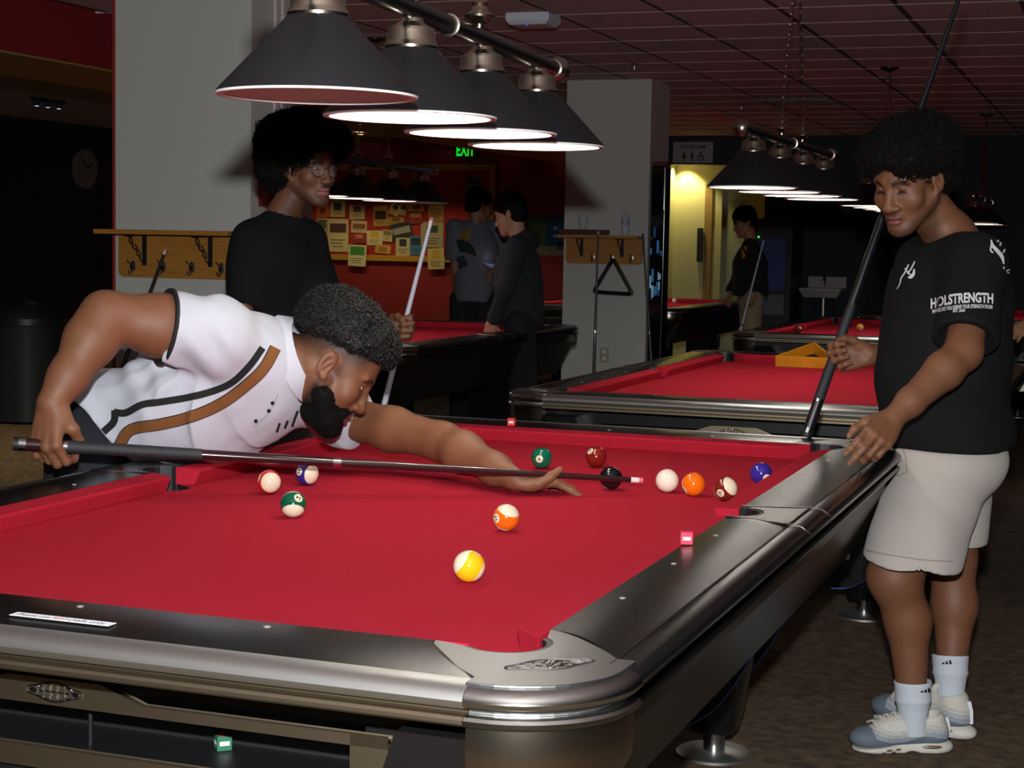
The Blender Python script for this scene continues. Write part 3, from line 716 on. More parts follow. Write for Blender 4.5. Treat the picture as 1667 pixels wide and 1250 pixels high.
class Sdf:
    def __init__(s): s.o = []
    def rc(s, a, b, ra, rb=None, k=0.02, op='+'):
        f = np.float32
        s.o.append(dict(t='rc', a=np.array(a, f), b=np.array(b, f), ra=float(ra), rb=float(ra if rb is None else rb), k=k, op=op)); return s
    def chain(s, pts, rad, k=0.02):
        for i in range(len(pts)-1): s.rc(pts[i], pts[i+1], rad[i], rad[i+1], k)
        return s
    def el(s, c, rad, R=None, k=0.02, op='+'):
        f = np.float32
        s.o.append(dict(t='el', c=np.array(c, f), R=np.array(np.eye(3) if R is None else R, f), rad=np.array(rad, f), k=k, op=op)); return s
    def plane(s, c, n, k=0.004, op='&'):
        n = np.array(n, np.float32); s.o.append(dict(t='pl', c=np.array(c, np.float32), n=n/np.linalg.norm(n), k=k, op=op)); return s
    def grp(s, sub, k=0.02, op='+'): s.o.append(dict(t='gr', s=sub, k=k, op=op)); return s
    def bounds(s, pad):
        lo = np.full(3, 1e9); hi = -lo
        for o in s.o:
            if o['op'] != '+': continue
            if o['t'] == 'rc':
                r = max(o['ra'], o['rb']); lo = np.minimum(lo, np.minimum(o['a'], o['b'])-r); hi = np.maximum(hi, np.maximum(o['a'], o['b'])+r)
            elif o['t'] == 'gr':
                l2, h2 = o['s'].bounds(0); lo = np.minimum(lo, l2); hi = np.maximum(hi, h2)
            else:
                r = np.abs(o['R'])@o['rad']; lo = np.minimum(lo, o['c']-r); hi = np.maximum(hi, o['c']+r)
        return lo-pad, hi+pad
    def combine(s, d, e, o):
        k = max(o['k'], 1e-5)
        if o['op'] == '+':
            h = np.maximum(k-np.abs(d-e), 0)/k; return np.minimum(d, e)-h*h*k*0.25
        if o['op'] == '-': e = -e
        h = np.maximum(k-np.abs(d-e), 0)/k; return np.maximum(d, e)+h*h*k*0.25
    def mesh(s, h, disp=None, pad=0.02, margin=0.0):
        B = 8; lo, hi = s.bounds(pad); lo = lo.astype(np.float32)
        nb = np.ceil((hi-lo)/(B*h)).astype(int)+1
        I = np.stack(np.meshgrid(*[np.arange(n) for n in nb], indexing='ij'), -1).reshape(-1, 3)
        Cn = (lo+(I+0.5)*B*h).astype(np.float32); hd = B*h*0.5*math.sqrt(3)
        D = np.full(len(Cn), 1e3, np.float32); E = []
        for o in s.o: e = _ev(o, Cn); E.append(e); D = s.combine(D, e, o)
        keep = np.abs(D) < hd*1.5+margin
        I = I[keep]; Cn = Cn[keep]; E = [e[keep] for e in E]; D = D[keep]
        off = np.stack(np.meshgrid(*[np.arange(B+1)]*3, indexing='ij'), -1).reshape(-1, 3)
        nP = len(off); G = (I[:, None, :]*B+off[None]).reshape(-1, 3); P = (lo+G*np.float32(h)).astype(np.float32)
        V = np.full(len(P), 1e3, np.float32); V2 = V.reshape(len(I), nP); P2 = P.reshape(len(I), nP, 3)
        for o, e in zip(s.o, E):
            if o['op'] == '+': sel = np.where(e < np.maximum(D, 0)+2.6*hd+o['k'])[0]
            elif o['op'] == '-': sel = np.where(e < 2*hd+o['k'])[0]
            else: sel = np.where(e > -2*hd-o['k'])[0]
            if len(sel) == 0: continue
            q = P2[sel].reshape(-1, 3); V2[sel] = s.combine(V2[sel].reshape(-1), _ev(o, q), o).reshape(len(sel), nP)
        if disp is not None: V = V+disp(P).astype(np.float32); V2 = V.reshape(len(I), nP)
        # surface nets
        S = V2.reshape(len(I), B+1, B+1, B+1); c8 = [S[:, i:i+B, j:j+B, k:k+B] for i in (0, 1) for j in (0, 1) for k in (0, 1)]
        ins = sum((c < 0).astype(np.int8) for c in c8); act = (ins > 0) & (ins < 8)
        bi, x, y, z = np.where(act); cell = I[bi]*B+np.stack([x, y, z], 1)
        vals = np.stack([c[bi, x, y, z] for c in c8], 1); cor = np.array([(i, j, k) for i in (0, 1) for j in (0, 1) for k in (0, 1)])
        acc = np.zeros((len(cell), 3)); cnt = np.zeros(len(cell))
        for a in range(8):
            for b in range(a+1, 8):
                if np.abs(cor[a]-cor[b]).sum() != 1: continue
                va, vb = vals[:, a], vals[:, b]; m = (va < 0) != (vb < 0)
                t = np.where(m, va/np.where(m, va-vb, 1), 0)
                acc += m[:, None]*(cor[a]+t[:, None]*(cor[b]-cor[a])); cnt += m
        pos = lo+(cell+acc/cnt[:, None])*h
        dim = nb*B+3
        key = lambda c: (c[:, 0].astype(np.int64)*dim[1]+c[:, 1])*dim[2]+c[:, 2]
        K = key(cell); order = np.argsort(K); Ks = K[order]
        def look(c):
            k = key(c); i = np.searchsorted(Ks, k); i = np.minimum(i, len(Ks)-1); return np.where(Ks[i] == k, order[i], -1)
        quads = []
        for ax in range(3):
            e1 = np.eye(3, dtype=int)[ax]; u = np.eye(3, dtype=int)[(ax+1) % 3]; w_ = np.eye(3, dtype=int)[(ax+2) % 3]
            s0 = S[:, :B, :B, :B]; s1 = S[:, e1[0]:e1[0]+B, e1[1]:e1[1]+B, e1[2]:e1[2]+B]
            m = (s0 < 0) != (s1 < 0); bi, x, y, z = np.where(m); g = I[bi]*B+np.stack([x, y, z], 1); flip = s0[bi, x, y, z] < 0
            q = np.stack([look(g), look(g-u), look(g-u-w_), look(g-w_)], 1); ok = (q >= 0).all(1); q = q[ok]; flip = flip[ok]
            q[flip] = q[flip][:, ::-1]; quads.append(q)
        F = np.concatenate(quads)[:, ::-1]
        return pos, F
def np_mesh(name, V, F, material, parent=None, smooth=True, col=None):
    me = bpy.data.meshes.new(name); nv, nf = len(V), len(F); w = F.shape[1]
    me.vertices.add(nv); me.vertices.foreach_set('co', np.asarray(V, np.float32).ravel())
    me.loops.add(nf*w); me.loops.foreach_set('vertex_index', np.asarray(F, np.int32).ravel())
    me.polygons.add(nf); me.polygons.foreach_set('loop_start', np.arange(0, nf*w, w, dtype=np.int32)); me.polygons.foreach_set('loop_total', np.full(nf, w, np.int32))
    me.update(calc_edges=True); me.validate()
    if col is not None:
        a = me.color_attributes.new('Col', 'FLOAT_COLOR', 'POINT'); a.data.foreach_set('color', np.concatenate([col, np.ones((nv, 1))], 1).astype(np.float32).ravel())
    return link_mesh(name, me, material, parent, smooth)
def bvh_of(*os):
    V = []; F = []; n = 0
    for o in os:
        M = np.array(o.matrix_world); me = o.data; v = np.empty(len(me.vertices)*3, np.float32); me.vertices.foreach_get('co', v); v = v.reshape(-1, 3)@M[:3, :3].T+M[:3, 3]
        V += [tuple(p) for p in v.tolist()]; F += [tuple(i+n for i in p.vertices) for p in me.polygons]; n = len(V)
    return BVHTree.FromPolygons(V, F)
def decal(name, V, T, bvh, material, parent, lift=0.0015, maxlen=7.0, origin=CAM):
    """lay a flat print, given as triangles in photo pixels, onto the surface of a garment"""
    V, T = subdivide(np.array(V, float), T, maxlen); P = []
    for x, y in V:
        d = Vector(ray(x, y)).normalized(); h = bvh.ray_cast(Vector(origin), d)
        if h[0] is None: P.append(None); continue
        n = h[1] if h[1].dot(d) < 0 else -h[1]
        P.append(np.array(h[0]+n*lift-d*lift*0.5))
    mp = {}; vs = []; fs = []
    for t in T:
        if any(P[i] is None for i in t): continue
        q = [P[i] for i in t]
        if max(np.linalg.norm(q[i]-q[i-1]) for i in range(3)) > 0.07: continue
        ids = []
        for i in t:
            if i not in mp: mp[i] = len(vs); vs.append(P[i])
            ids.append(mp[i])
        fs.append(ids)
    return mesh_obj(name, vs, fs, material, parent, smooth=True)
def strip_poly(pts, wid):
    """triangles of a stripe along a pixel polyline with per-point widths"""
    P = np.array(pts, float); n = len(P); V = []; T = []
    for i in range(n):
        t = P[min(i+1, n-1)]-P[max(i-1, 0)]; t /= np.linalg.norm(t); nn = np.array([-t[1], t[0]]); wd = wid[i] if hasattr(wid, '__len__') else wid
        V += [P[i]+nn*wd/2, P[i]-nn*wd/2]
    for i in range(n-1): a = 2*i; T += [(a, a+1, a+3), (a, a+3, a+2)]
    return np.array(V), T
def vnoise(P, s, seed=0):
    """cheap smooth value noise in [-1,1]"""
    r = np.random.default_rng(seed); Pk = P*s; out = np.zeros(len(P))
    for k in range(4):
        d = r.normal(size=3); d /= np.linalg.norm(d); d2 = r.normal(size=3); d2 /= np.linalg.norm(d2)
        out += np.sin(Pk@d*1.0+2.1*np.sin(Pk@d2*0.7+k)+r.uniform(0, 6))
    return out/4
def basis(fwd, up):
    """columns: right-hand side of the person, forward, up"""
    f = np.array(fwd, float); f /= np.linalg.norm(f); u = np.array(up, float); u = u-f*(u@f); u /= np.linalg.norm(u)
    return np.stack([np.cross(f, u), f, u], 1)
# ------------------------------------------------------------------ anatomy helpers
def lin(rgb): return np.array(srgb(*rgb)[:3])
def add_head(S, O, R, s=1.0, jaw=1.0, nose=1.0, cheek=1.0, lid=0.5):
    """local axes: x right, y forward, z up; origin midway between the ears"""
    p = lambda x, y, z: O+R@(np.array([x, y, z])*s)
    E = lambda c, r, k=0.015, op='+', RR=None: S.el(p(*c), np.array(r)*s, R if RR is None else R@RR, k, op)
    C = lambda a, b, ra, rb=None, k=0.012, op='+': S.rc(p(*a), p(*b), ra*s, (ra if rb is None else rb)*s, k, op)
    E((0, -0.006, 0.052), (0.076, 0.098, 0.087))
    E((0, 0.042, 0.020), (0.066, 0.056, 0.074), 0.02)
    E((0, 0.046, -0.040), (0.054*jaw, 0.052, 0.062), 0.025)
    for q in (-1, 1):
        C((q*0.056*jaw, 0.004, -0.038), (q*0.022, 0.072, -0.098), 0.019, 0.016, 0.03)
        E((q*0.043, 0.064, -0.022), (0.025*cheek, 0.024, 0.026), 0.022)
        C((q*0.012, 0.091, 0.031), (q*0.046, 0.080, 0.031), 0.0095, 0.0075, 0.014)
        E((q*0.033, 0.099, 0.010), (0.0175, 0.013, 0.0105), 0.012, '-')
        E((q*0.032, 0.0768, 0.0165-0.004*lid), (0.0160, 0.0150, 0.0088), 0.003); E((q*0.032, 0.0755, 0.000), (0.0150, 0.0140, 0.0055), 0.004)
        E((q*0.0135*nose, 0.101, -0.036), (0.0098*nose, 0.012, 0.0085), 0.007)
    E((0, 0.083, -0.100), (0.023, 0.018, 0.019), 0.02)
    C((0, 0.090, 0.022), (0, 0.110, -0.030), 0.0080, 0.0115*nose, 0.012)
    E((0, 0.1135, -0.034), (0.0125*nose, 0.0105, 0.0095), 0.008)
    E((0, 0.089, -0.058), (0.026, 0.014, 0.018), 0.012)
    E((0, 0.0985, -0.0605), (0.0215, 0.0100, 0.0066), 0.004)
    E((0, 0.0965, -0.0755), (0.0200, 0.0105, 0.0078), 0.004)
    C((-0.023, 0.1085, -0.068), (0.023, 0.1085, -0.068), 0.0022, 0.0022, 0.003, '-')
    a = 0.30
    for q in (-1, 1):
        er = np.array([[math.cos(q*a), -math.sin(q*a), 0], [math.sin(q*a), math.cos(q*a), 0], [0, 0, 1]])
        E((q*0.0785, -0.010, 0.004), (0.0065, 0.0195, 0.032), 0.006, '+', er)
        E((q*0.0850, -0.007, 0.003), (0.0060, 0.0115, 0.0200), 0.003, '-', er); C((q*0.080, -0.004, 0.012), (q*0.0815, -0.012, -0.012), 0.0028, 0.0028, 0.003)
        E((q*0.0770, 0.002, -0.024), (0.006, 0.009, 0.010), 0.006, '+')
def head_local(V, O, R, s=1.0): return (V-O)@R/s
def face_paint(L, col, skin, lips=(150, 84, 74), brow=1.0, stubble=0.0, mustache=0.0, beard=None, dark=(22, 16, 13), fade=None, lash=0.9, lid=0.3):
    """paint lips, brows, beard shadow into per-vertex colours; L are head-local coordinates"""
    x, y, z = np.abs(L[:, 0]), L[:, 1], L[:, 2]; dk = lin(dark)
    def mix(w, c):
        col[:] = col*(1-w[:, None])+np.array(c)*w[:, None]
    sm = lambda v, a, b: np.clip((v-a)/(b-a), 0, 1)
    near = (y > -0.2) & (y < 0.128) & (x < 0.095) & (np.abs(z) < 0.2)
    front = sm(y, 0.055, 0.07)*near
    lipw = front*np.clip(1.25-((x/0.025)**2+((z+0.068)/0.0155)**2), 0, 1)*sm(y, 0.088, 0.094)
    mix(np.clip(lipw*1.6, 0, 1), lin(lips))
    mix(front*(np.abs(z+0.068) < 0.0022)*(x < 0.024)*0.75, dk)  # shade of the mouth slit painted as a dark line between the lips
    bz = 0.0265+0.006*sm(x, 0.012, 0.03)-0.010*sm(x, 0.036, 0.055)
    mix(front*brow*np.clip(1.3-((z-bz)/0.0066)**2, 0, 1)*sm(x, 0.012, 0.018)*(1-sm(x, 0.050, 0.056))*0.92, dk)
    slit = near*front*np.clip(1.25-(((x-0.032)/0.0165)**2+((z-0.0078+0.0045*lid+18*(x-0.032)**2)/0.0046)**2), 0, 1)
    mix(np.clip(slit*1.7, 0, 1)*lash, dk)
    if mustache: mix(front*mustache*np.clip(1.2-((x/0.028)**2+((z+0.050+x*0.25)/0.0075)**2), 0, 1), dk)
    if stubble:
        jawz = -0.028-0.9*np.clip(y-0.0, 0, 0.1)*0.55
        w = sm(jawz-z, -0.006, 0.02)*near*(z > -0.16)*(y > -0.012)*sm(y, -0.012, 0.0)
        w = w*(1-np.clip(1.6-((x/0.030)**2+((z+0.062)/0.022)**2), 0, 1)*(y > 0.06))
        mix(np.clip(w, 0, 1)*stubble, dk)
    return col
def add_hand(S, W, R, side, curls, thumb, s=1.0, splay=(0.10, 0.02, -0.06, -0.16), k=0.007):
    """W wrist, R columns: toward thumb, along the palm, back of the hand; curls: 4 x 3 flexions in degrees (index first)"""
    p = lambda v: W+R@(np.array(v, float)*s)
    base = [(0.027, 0.090, 0.000), (0.006, 0.094, 0.003), (-0.015, 0.089, 0.001), (-0.033, 0.079, -0.004)]
    ln = [(0.044, 0.026, 0.020), (0.048, 0.030, 0.021), (0.045, 0.028, 0.021), (0.034, 0.021, 0.018)]
    rd = [(0.0105, 0.0092, 0.0082, 0.0068), (0.0107, 0.0094, 0.0084, 0.0070), (0.0102, 0.0090, 0.0080, 0.0066), (0.0090, 0.0080, 0.0072, 0.0060)]
    S.el(p((-0.003, 0.052, -0.006)), np.array((0.037, 0.046, 0.0145))*s, R, 0.012)
    tips = []
    for f in range(4):
        b = np.array(base[f]); S.rc(p((b[0]*0.55, 0.004, 0)), p(b), 0.0145*s, 0.0118*s, 0.012)
        ang = 0; q = b
        for j in range(3):
            ang += math.radians(curls[f][j]); d = np.array([math.sin(splay[f])*math.cos(ang), math.cos(splay[f])*math.cos(ang), -math.sin(ang)])
            n = q+d*ln[f][j]; S.rc(p(q), p(n), rd[f][j]*s, rd[f][j+1]*s, k); q = n
        tips.append(p(q))
    T = [np.array(t, float) for t in thumb]
    S.el(p((0.024, 0.030, -0.013)), np.array((0.016, 0.030, 0.014))*s, R, 0.014)
    S.rc(p((0.014, 0.010, -0.006)), p(T[0]), 0.0145*s, 0.0128*s, 0.012)
    S.rc(p(T[0]), p(T[1]), 0.0120*s, 0.0105*s, k); S.rc(p(T[1]), p(T[2]), 0.0105*s, 0.0080*s, k)
    return tips
def curls_mesh(V, F, n, ring, tube, seed, lift=0.0, sel=None):
    """little coils of hair scattered over a surface: arrays of quads"""
    r = np.random.default_rng(seed)
    tri = F[:, :3]; a, b, c = V[tri[:, 0]], V[tri[:, 1]], V[tri[:, 2]]; nr = np.cross(b-a, c-a); nr /= np.linalg.norm(nr, axis=1)[:, None]+1e-12
    ids = np.arange(len(F)) if sel is None else np.where(sel)[0]
    pick = r.choice(ids, n); P = a[pick]; N = nr[pick]
    m1, m2 = 9, 4; Vs = []; Fs = []
    u = r.normal(size=(n, 3)); u -= N*(u*N).sum(1)[:, None]*r.uniform(0.2, 1.0, n)[:, None]; u /= np.linalg.norm(u, axis=1)[:, None]
    w = np.cross(N+0.35*r.normal(size=(n, 3)), u); w /= np.linalg.norm(w, axis=1)[:, None]+1e-9
    ax = np.cross(u, w); R = ring*r.uniform(0.6, 1.35, n); ph = r.uniform(0, 6.28, n)
    pitch = R*r.uniform(0.15, 0.5, n)
    V_ = np.empty((n, m1, m2, 3))
    for i in range(m1):
        t = ph+1.75*math.pi*i/(m1-1)
        rad = np.cos(t)[:, None]*u+np.sin(t)[:, None]*w
        ctr = P+N*(lift+R*0.25)[:, None]+rad*R[:, None]+ax*(pitch*(i/(m1-1)-0.5))[:, None]
        for j in range(m2):
            s_ = 2*math.pi*j/m2; V_[:, i, j] = ctr+tube*(math.cos(s_)*rad+math.sin(s_)*ax)
    idx = np.arange(n*m1*m2).reshape(n, m1, m2)
    Fq = np.stack([idx[:, :-1, :], np.roll(idx, -1, 2)[:, :-1, :], np.roll(idx, -1, 2)[:, 1:, :], idx[:, 1:, :]], -1).reshape(-1, 4)
    return V_.reshape(-1, 3), Fq
def hair_obj(name, S, h, disp, material, parent, n, ring, tube, seed, selfn=None, lift=0.0):
    V, F = S.mesh(h, disp, margin=0.02)
    sel = selfn(V[F].mean(1)) if selfn else None
    V2, F2 = curls_mesh(V, F, n, ring, tube, seed, lift, sel)
    return np_mesh(name, np.concatenate([V, V2]), np.concatenate([F, F2+len(V)]), material, parent)
def eyes(O, R, s, parent, look=(0, 1, -0.2), iris=(38, 24, 16), r0=0.0118):
    lk = R@np.array(look, float); lk /= np.linalg.norm(lk)
    for q in (-1, 1):
        c = O+R@(np.array([q*0.032, 0.0768, 0.0080])*s); Fm = frame(lk); r = r0*s
        prof = [(max(r*math.sin(math.pi*j/12), 0), -r*math.cos(math.pi*j/12)) for j in range(13)]
        e = MB().lathe(prof, 16, c, R=Fm).build('eye', mat('eye_white', (214, 205, 196), 0.2), parent, smooth=True)
        e.data.materials.append(mat('eye_iris', iris, 0.15))
        for p in e.data.polygons:
            if (Vector(p.center)-Vector(c)).normalized().dot(Vector(lk)) > 0.86: p.material_index = 1
m_skin = mat('skin', (120, 76, 50), 0.58, bump=0.06, scale=260, attr=True, vary=0.06, vscale=40)
m_hair = mat('hair_black', (15, 12, 11), 0.7, spec=0.12)
def body_obj(name, S, h, parent, colfn):
    V, F = S.mesh(h, margin=0.01); return np_mesh(name, V, F, m_skin, parent, True, colfn(V))
def sleeve(a, b, ra, rb, cut, hole, k=0.02):
    """a tapering sleeve ending at fraction cut, hollow at its mouth"""
    a = np.array(a); b = np.array(b); e = a+(b-a)*cut; d = (b-a)/np.linalg.norm(b-a)
    g = Sdf().rc(a, b, ra, rb); g.plane(e, d, 0.004); g.el(e, (hole, hole, 0.03), frame(d), 0.004, '-')
    return g
# ------------------------------------------------------------------ man in black tee and beige shorts (right)
def shorts_man():
    root = thing('person', tuple(atz(1470, 1215, 0)), 'person in black printed tee and beige shorts holding a cue upright at right', 'person')
    A = lambda x, y, d: atd(x, y, d)
    ankN, kneeN, hipN = A(1487, 1172, 4.72), A(1456, 938, 4.67), A(1532, 756, 4.79)
    ankF, kneeF, hipF = A(1547, 1128, 4.92), A(1550, 905, 4.95), A(1545, 752, 4.88)
    shN, elN, wrN = A(1588, 430, 4.62), A(1569, 573, 4.46), A(1452, 682, 4.34)
    shF, elF, wrF = A(1505, 430, 5.00), A(1490, 590, 5.10), A(1415, 577, 5.02)
    fwd = -CR*math.cos(0.26)-CF*math.sin(0.26); fwd[2] = 0; TB_ = basis(fwd, (0, 0, 1))
    pel, bel, che, nek = A(1540, 722, 4.82), A(1533, 625, 4.80), A(1545, 490, 4.80), A(1552, 394, 4.80)
    # head
    hf = -CR*math.sin(math.radians(50))-CF*math.cos(math.radians(50)); hf = hf*math.cos(0.38)-CU*math.sin(0.38)
    HR = basis(hf, (0, 0, 1)); hs = 1.07
    HO = A(1525, 298, 4.66)+HR[:, 0]*0.080*hs
    S = Sdf()
    S.el(pel, (0.17, 0.14, 0.12), TB_, 0.05); S.el(bel, (0.165, 0.155, 0.15), TB_, 0.05); S.el(che, (0.165, 0.12, 0.15), TB_, 0.05)
    S.rc(shN, elN, 0.055, 0.049, 0.03)
    mid = elN+(wrN-elN)*0.28; S.chain([elN, mid, elN+(wrN-elN)*0.75, wrN], [0.047, 0.0495, 0.036, 0.0285], 0.02)
    S.rc(shF, elF, 0.055, 0.047, 0.03); S.chain([elF, elF+(wrF-elF)*0.35, wrF], [0.045, 0.045, 0.029], 0.02)
    # legs
    for hip, knee, ank, c1, r in ((hipN, kneeN, ankN, A(1478, 1010, 4.70), (0.090, 0.074, 0.061, 0.036)), (hipF, kneeF, ankF, A(1554, 985, 4.95), (0.090, 0.070, 0.063, 0.037))):
        S.rc(hip, knee, r[0], r[1], 0.03); S.rc(knee, c1, r[1]*0.93, r[2], 0.03); S.rc(c1, ank+(c1-ank)*0.25, r[2], r[3]*1.08, 0.03); S.rc(ank+(c1-ank)*0.25, ank, r[3]*1.05, r[3], 0.02)
    # neck and head
    S.rc(nek, HO+HR@np.array([0, -0.022, -0.035]), 0.068, 0.061, 0.03)
    S.rc(shN*0.55+nek*0.45+(0, 0, 0.0), nek+(0, 0, 0.02), 0.05, 0.055, 0.04)
    add_head(S, HO, HR, hs, jaw=1.04, cheek=1.12, nose=1.25, lid=0.9)
    # near (left) hand resting on the rail
    kn = A(1418, 722, 4.255); y = (kn-wrN); y /= np.linalg.norm(y); z = -CF*0.75+CU*0.45+CR*0.25; z -= y*(z@y); z /= np.linalg.norm(z); x = np.cross(y, z)
    add_hand(S, wrN, np.stack([x, y, z], 1), 'L', [(14, 22, 14), (18, 24, 14), (46, 44, 25), (54, 46, 25)], [(0.045, 0.045, -0.028), (0.052, 0.075, -0.04), (0.050, 0.098, -0.05)], 1.04, splay=(0.02, 0.0, -0.01, -0.03))
    # far (right) hand closed around the cue
    y = -CR*0.97-CU*0.10+CF*0.05; y /= np.linalg.norm(y); z = CF*0.92+CR*0.12-CU*0.2; z -= y*(z@y); z /= np.linalg.norm(z); x = -np.cross(y, z)
    add_hand(S, wrF, np.stack([x, y, z], 1), 'R', [(58, 72, 46), (60, 74, 46), (62, 74, 46), (64, 72, 46)], [(0.040, 0.045, -0.030), (0.046, 0.072, -0.042), (0.040, 0.092, -0.050)], 1.02, splay=(0.12, 0.03, -0.05, -0.14))
    def colf(V):
        c = np.tile(lin((116, 74, 50)), (len(V), 1)); L = head_local(V, HO, HR, hs)
        return face_paint(L, c, None, lips=(122, 66, 58), stubble=0.5, mustache=0.7, lid=0.9, lash=1.0)
    body = body_obj('body', S, 0.0036, root, colf)
    eyes(HO, HR, hs, root, look=(0.0, 1, -0.9), r0=0.0106)
    # hair: a wide afro
    H = Sdf(); p = lambda x, y, z: HO+HR@np.array([x, y, z])*hs
    H.el(p(0, -0.024, 0.086), (0.130, 0.142, 0.088), HR, 0.03); H.el(p(0, -0.060, 0.035), (0.112, 0.092, 0.092), HR, 0.03)
    H.el(p(0, 0.056, 0.094), (0.106, 0.066, 0.058), HR, 0.03)
    H.el(p(0, 0.118, -0.004), (0.092, 0.088, 0.086), HR, 0.010, '-')
    H.plane(p(0, -0.03, -0.052), HR@np.array([0, 0.15, -1.0]), 0.02)
    for q in (-1, 1): H.el(p(q*0.1, 0.000, -0.006), (0.055, 0.044, 0.056), HR, 0.01, '-')
    hair_obj('hair', H, 0.006, lambda P: 0.006*vnoise(P, 55, 3)+0.005*vnoise(P, 120, 4), m_hair, root, 4200, 0.0095, 0.0011, 11, lift=0.004)
    # --- tee
    T = Sdf()
    T.el(che+(0, 0, 0.02), (0.205, 0.168, 0.170), TB_, 0.05); T.el((che+bel)/2, (0.200, 0.180, 0.17), TB_, 0.06); T.el(bel, (0.200, 0.180, 0.17), TB_, 0.06); T.el(pel+(0, 0, 0.02), (0.212, 0.190, 0.14), TB_, 0.06)
    T.rc(shN, nek-(0, 0, 0.035), 0.072, 0.075, 0.04); T.rc(shF, nek-(0, 0, 0.035), 0.072, 0.075, 0.04)
    hem = A(1540, 732, 4.70)
    T.plane(hem, (0.03, 0.0, -1.0), 0.006)
    T.rc(nek+(0, 0, -0.012), nek+(HO-nek)*0.6, 0.070, 0.080, 0.008, '-')
    sl = Sdf(); sl.rc(shN, elN, 0.082, 0.086, 0.02); sl.el(shN+(elN-shN)*0.85, (0.078, 0.078, 0.09), None, 0.03)
    hemN = A(1568, 549, 4.48); dN = (elN-shN)/np.linalg.norm(elN-shN); dN = dN+np.array(CR)*0.0-np.array([0, 0, 0.1]); sl.plane(hemN, dN, 0.005); sl.el(hemN, (0.064, 0.064, 0.03), frame(dN), 0.004, '-')
    T.grp(sl, 0.05)
    T.grp(sleeve(shF, elF, 0.078, 0.08, 0.85, 0.058), 0.05)
    def tdisp(P):
        f = 0.0045*np.sin((P@np.array([0.3, 0.5, 1.0]))*34+2.5*vnoise(P, 9, 2))*np.clip((1.25-P[:, 2])*2.5, 0, 1)
        return f+0.003*vnoise(P, 26, 5)
    m_tee = mat('black_cotton', (19, 19, 21), 0.9, bump=0.25, scale=700, spec=0.2)
    V, F = T.mesh(0.006, tdisp, margin=0.012); tee = np_mesh('tee_shirt', V, F, m_tee, root)
    # --- shorts
    G = Sdf(); G.el(pel-(0, 0, 0.04), (0.188, 0.172, 0.14), TB_, 0.05)
    gN = Sdf().rc(A(1535, 752, 4.78), A(1479, 935, 4.655), 0.130, 0.138, 0.05); gN.plane(A(1479, 915, 4.655), (-0.10, 0.0, -1), 0.004); gN.el(A(1479, 915, 4.655), (0.122, 0.122, 0.025), None, 0.004, '-')
    gF = Sdf().rc(A(1545, 745, 4.90), A(1530, 900, 4.96), 0.132, 0.128, 0.05); gF.plane(A(1530, 884, 4.96), (0.08, 0, -1), 0.004); gF.el(A(1530, 884, 4.96), (0.112, 0.112, 0.025), None, 0.004, '-')
    G.grp(gN, 0.03); G.grp(gF, 0.03)
    G.plane(hem+(0, 0, 0.06), (0, 0, 1), 0.01)
    def gdisp(P): return 0.004*np.sin((P@np.array([1.0, 0.2, 0.35]))*38+2*vnoise(P, 8, 9))*np.clip((0.85-P[:, 2])*4, 0.2, 1)+0.003*vnoise(P, 30, 7)
    m_sh = mat('beige_fleece', (182, 172, 164), 0.92, bump=0.35, scale=500, sheen=0.2)
    V, F = G.mesh(0.0055, gdisp, margin=0.012); shorts = np_mesh('shorts', V, F, m_sh, root)
    # hem stitch and pocket seam
    bs = bvh_of(shorts); seam = mat('beige_seam', (150, 136, 124), 0.9)
    for pts in ([(1400, 893), (1440, 902), (1500, 911), (1552, 914)], [(1466, 722), (1474, 742), (1477, 768)], [(1446, 770), (1462, 774), (1477, 768)]):
        Vp, Tp = strip_poly(smooth_line(pts), 2.0); decal('stitch_line', Vp, Tp, bs, seam, shorts, 0.001)
    # --- prints on the tee
    bt = bvh_of(tee); white = mat('print_white', (214, 214, 214), 0.8); grey = mat('print_grey', (150, 150, 152), 0.8)
    def arc_text(txt, x0, x1, ymid, h, sag, name, m, tilt=0.0, bold=0.0):
        V, Tr = text_mesh(txt, 1.0, bold, 'CENTER'); lo, hi = V.min(0), V.max(0); u = (V-lo)/(hi-lo)
        X = x0+(x1-x0)*u[:, 0]; t = u[:, 0]*2-1
        Yc = ymid+sag*t*t+tilt*t; Yp = Yc-h*(u[:, 1]-0.5)
        return decal(name, np.stack([X, Yp], 1), Tr, bt, m, tee, 0.0022, 5.0)
    arc_text('HOLSTRENGTH', 1516, 1616, 486, 17, 4.5, 'sleeve_lettering', white, -4.0, 0.035)
    arc_text('WHERE DO YOU DERIVE YOUR STRENGTH FROM?', 1518, 1615, 500, 6.5, 4.0, 'sleeve_lettering', white, -3.5, 0.03)
    arc_text('EST. 2020', 1552, 1571, 506.5, 4.2, 0, 'sleeve_lettering', white, -0.5, 0.03)
    for pts, wd in (([(1490, 426), (1484, 438), (1478, 446)], 2.2), ([(1480, 431), (1474, 444), (1468, 453), (1466, 462), (1461, 471)], [2.4, 2.4, 2, 1.6, 1]), ([(1474, 437), (1481, 446), (1487, 450)], 2.4), ([(1489, 438), (1488, 446), (1484, 451), (1479, 452)], [2, 5, 5.5, 2])):
        Vp, Tp = strip_poly(smooth_line(pts, 4), wd if not hasattr(wd, '__len__') else np.interp(np.linspace(0, 1, 4*(len(pts)-1)+1), np.linspace(0, 1, len(wd)), wd))
        decal('chest_logo', Vp, Tp, bt, white, tee, 0.0022, 5)
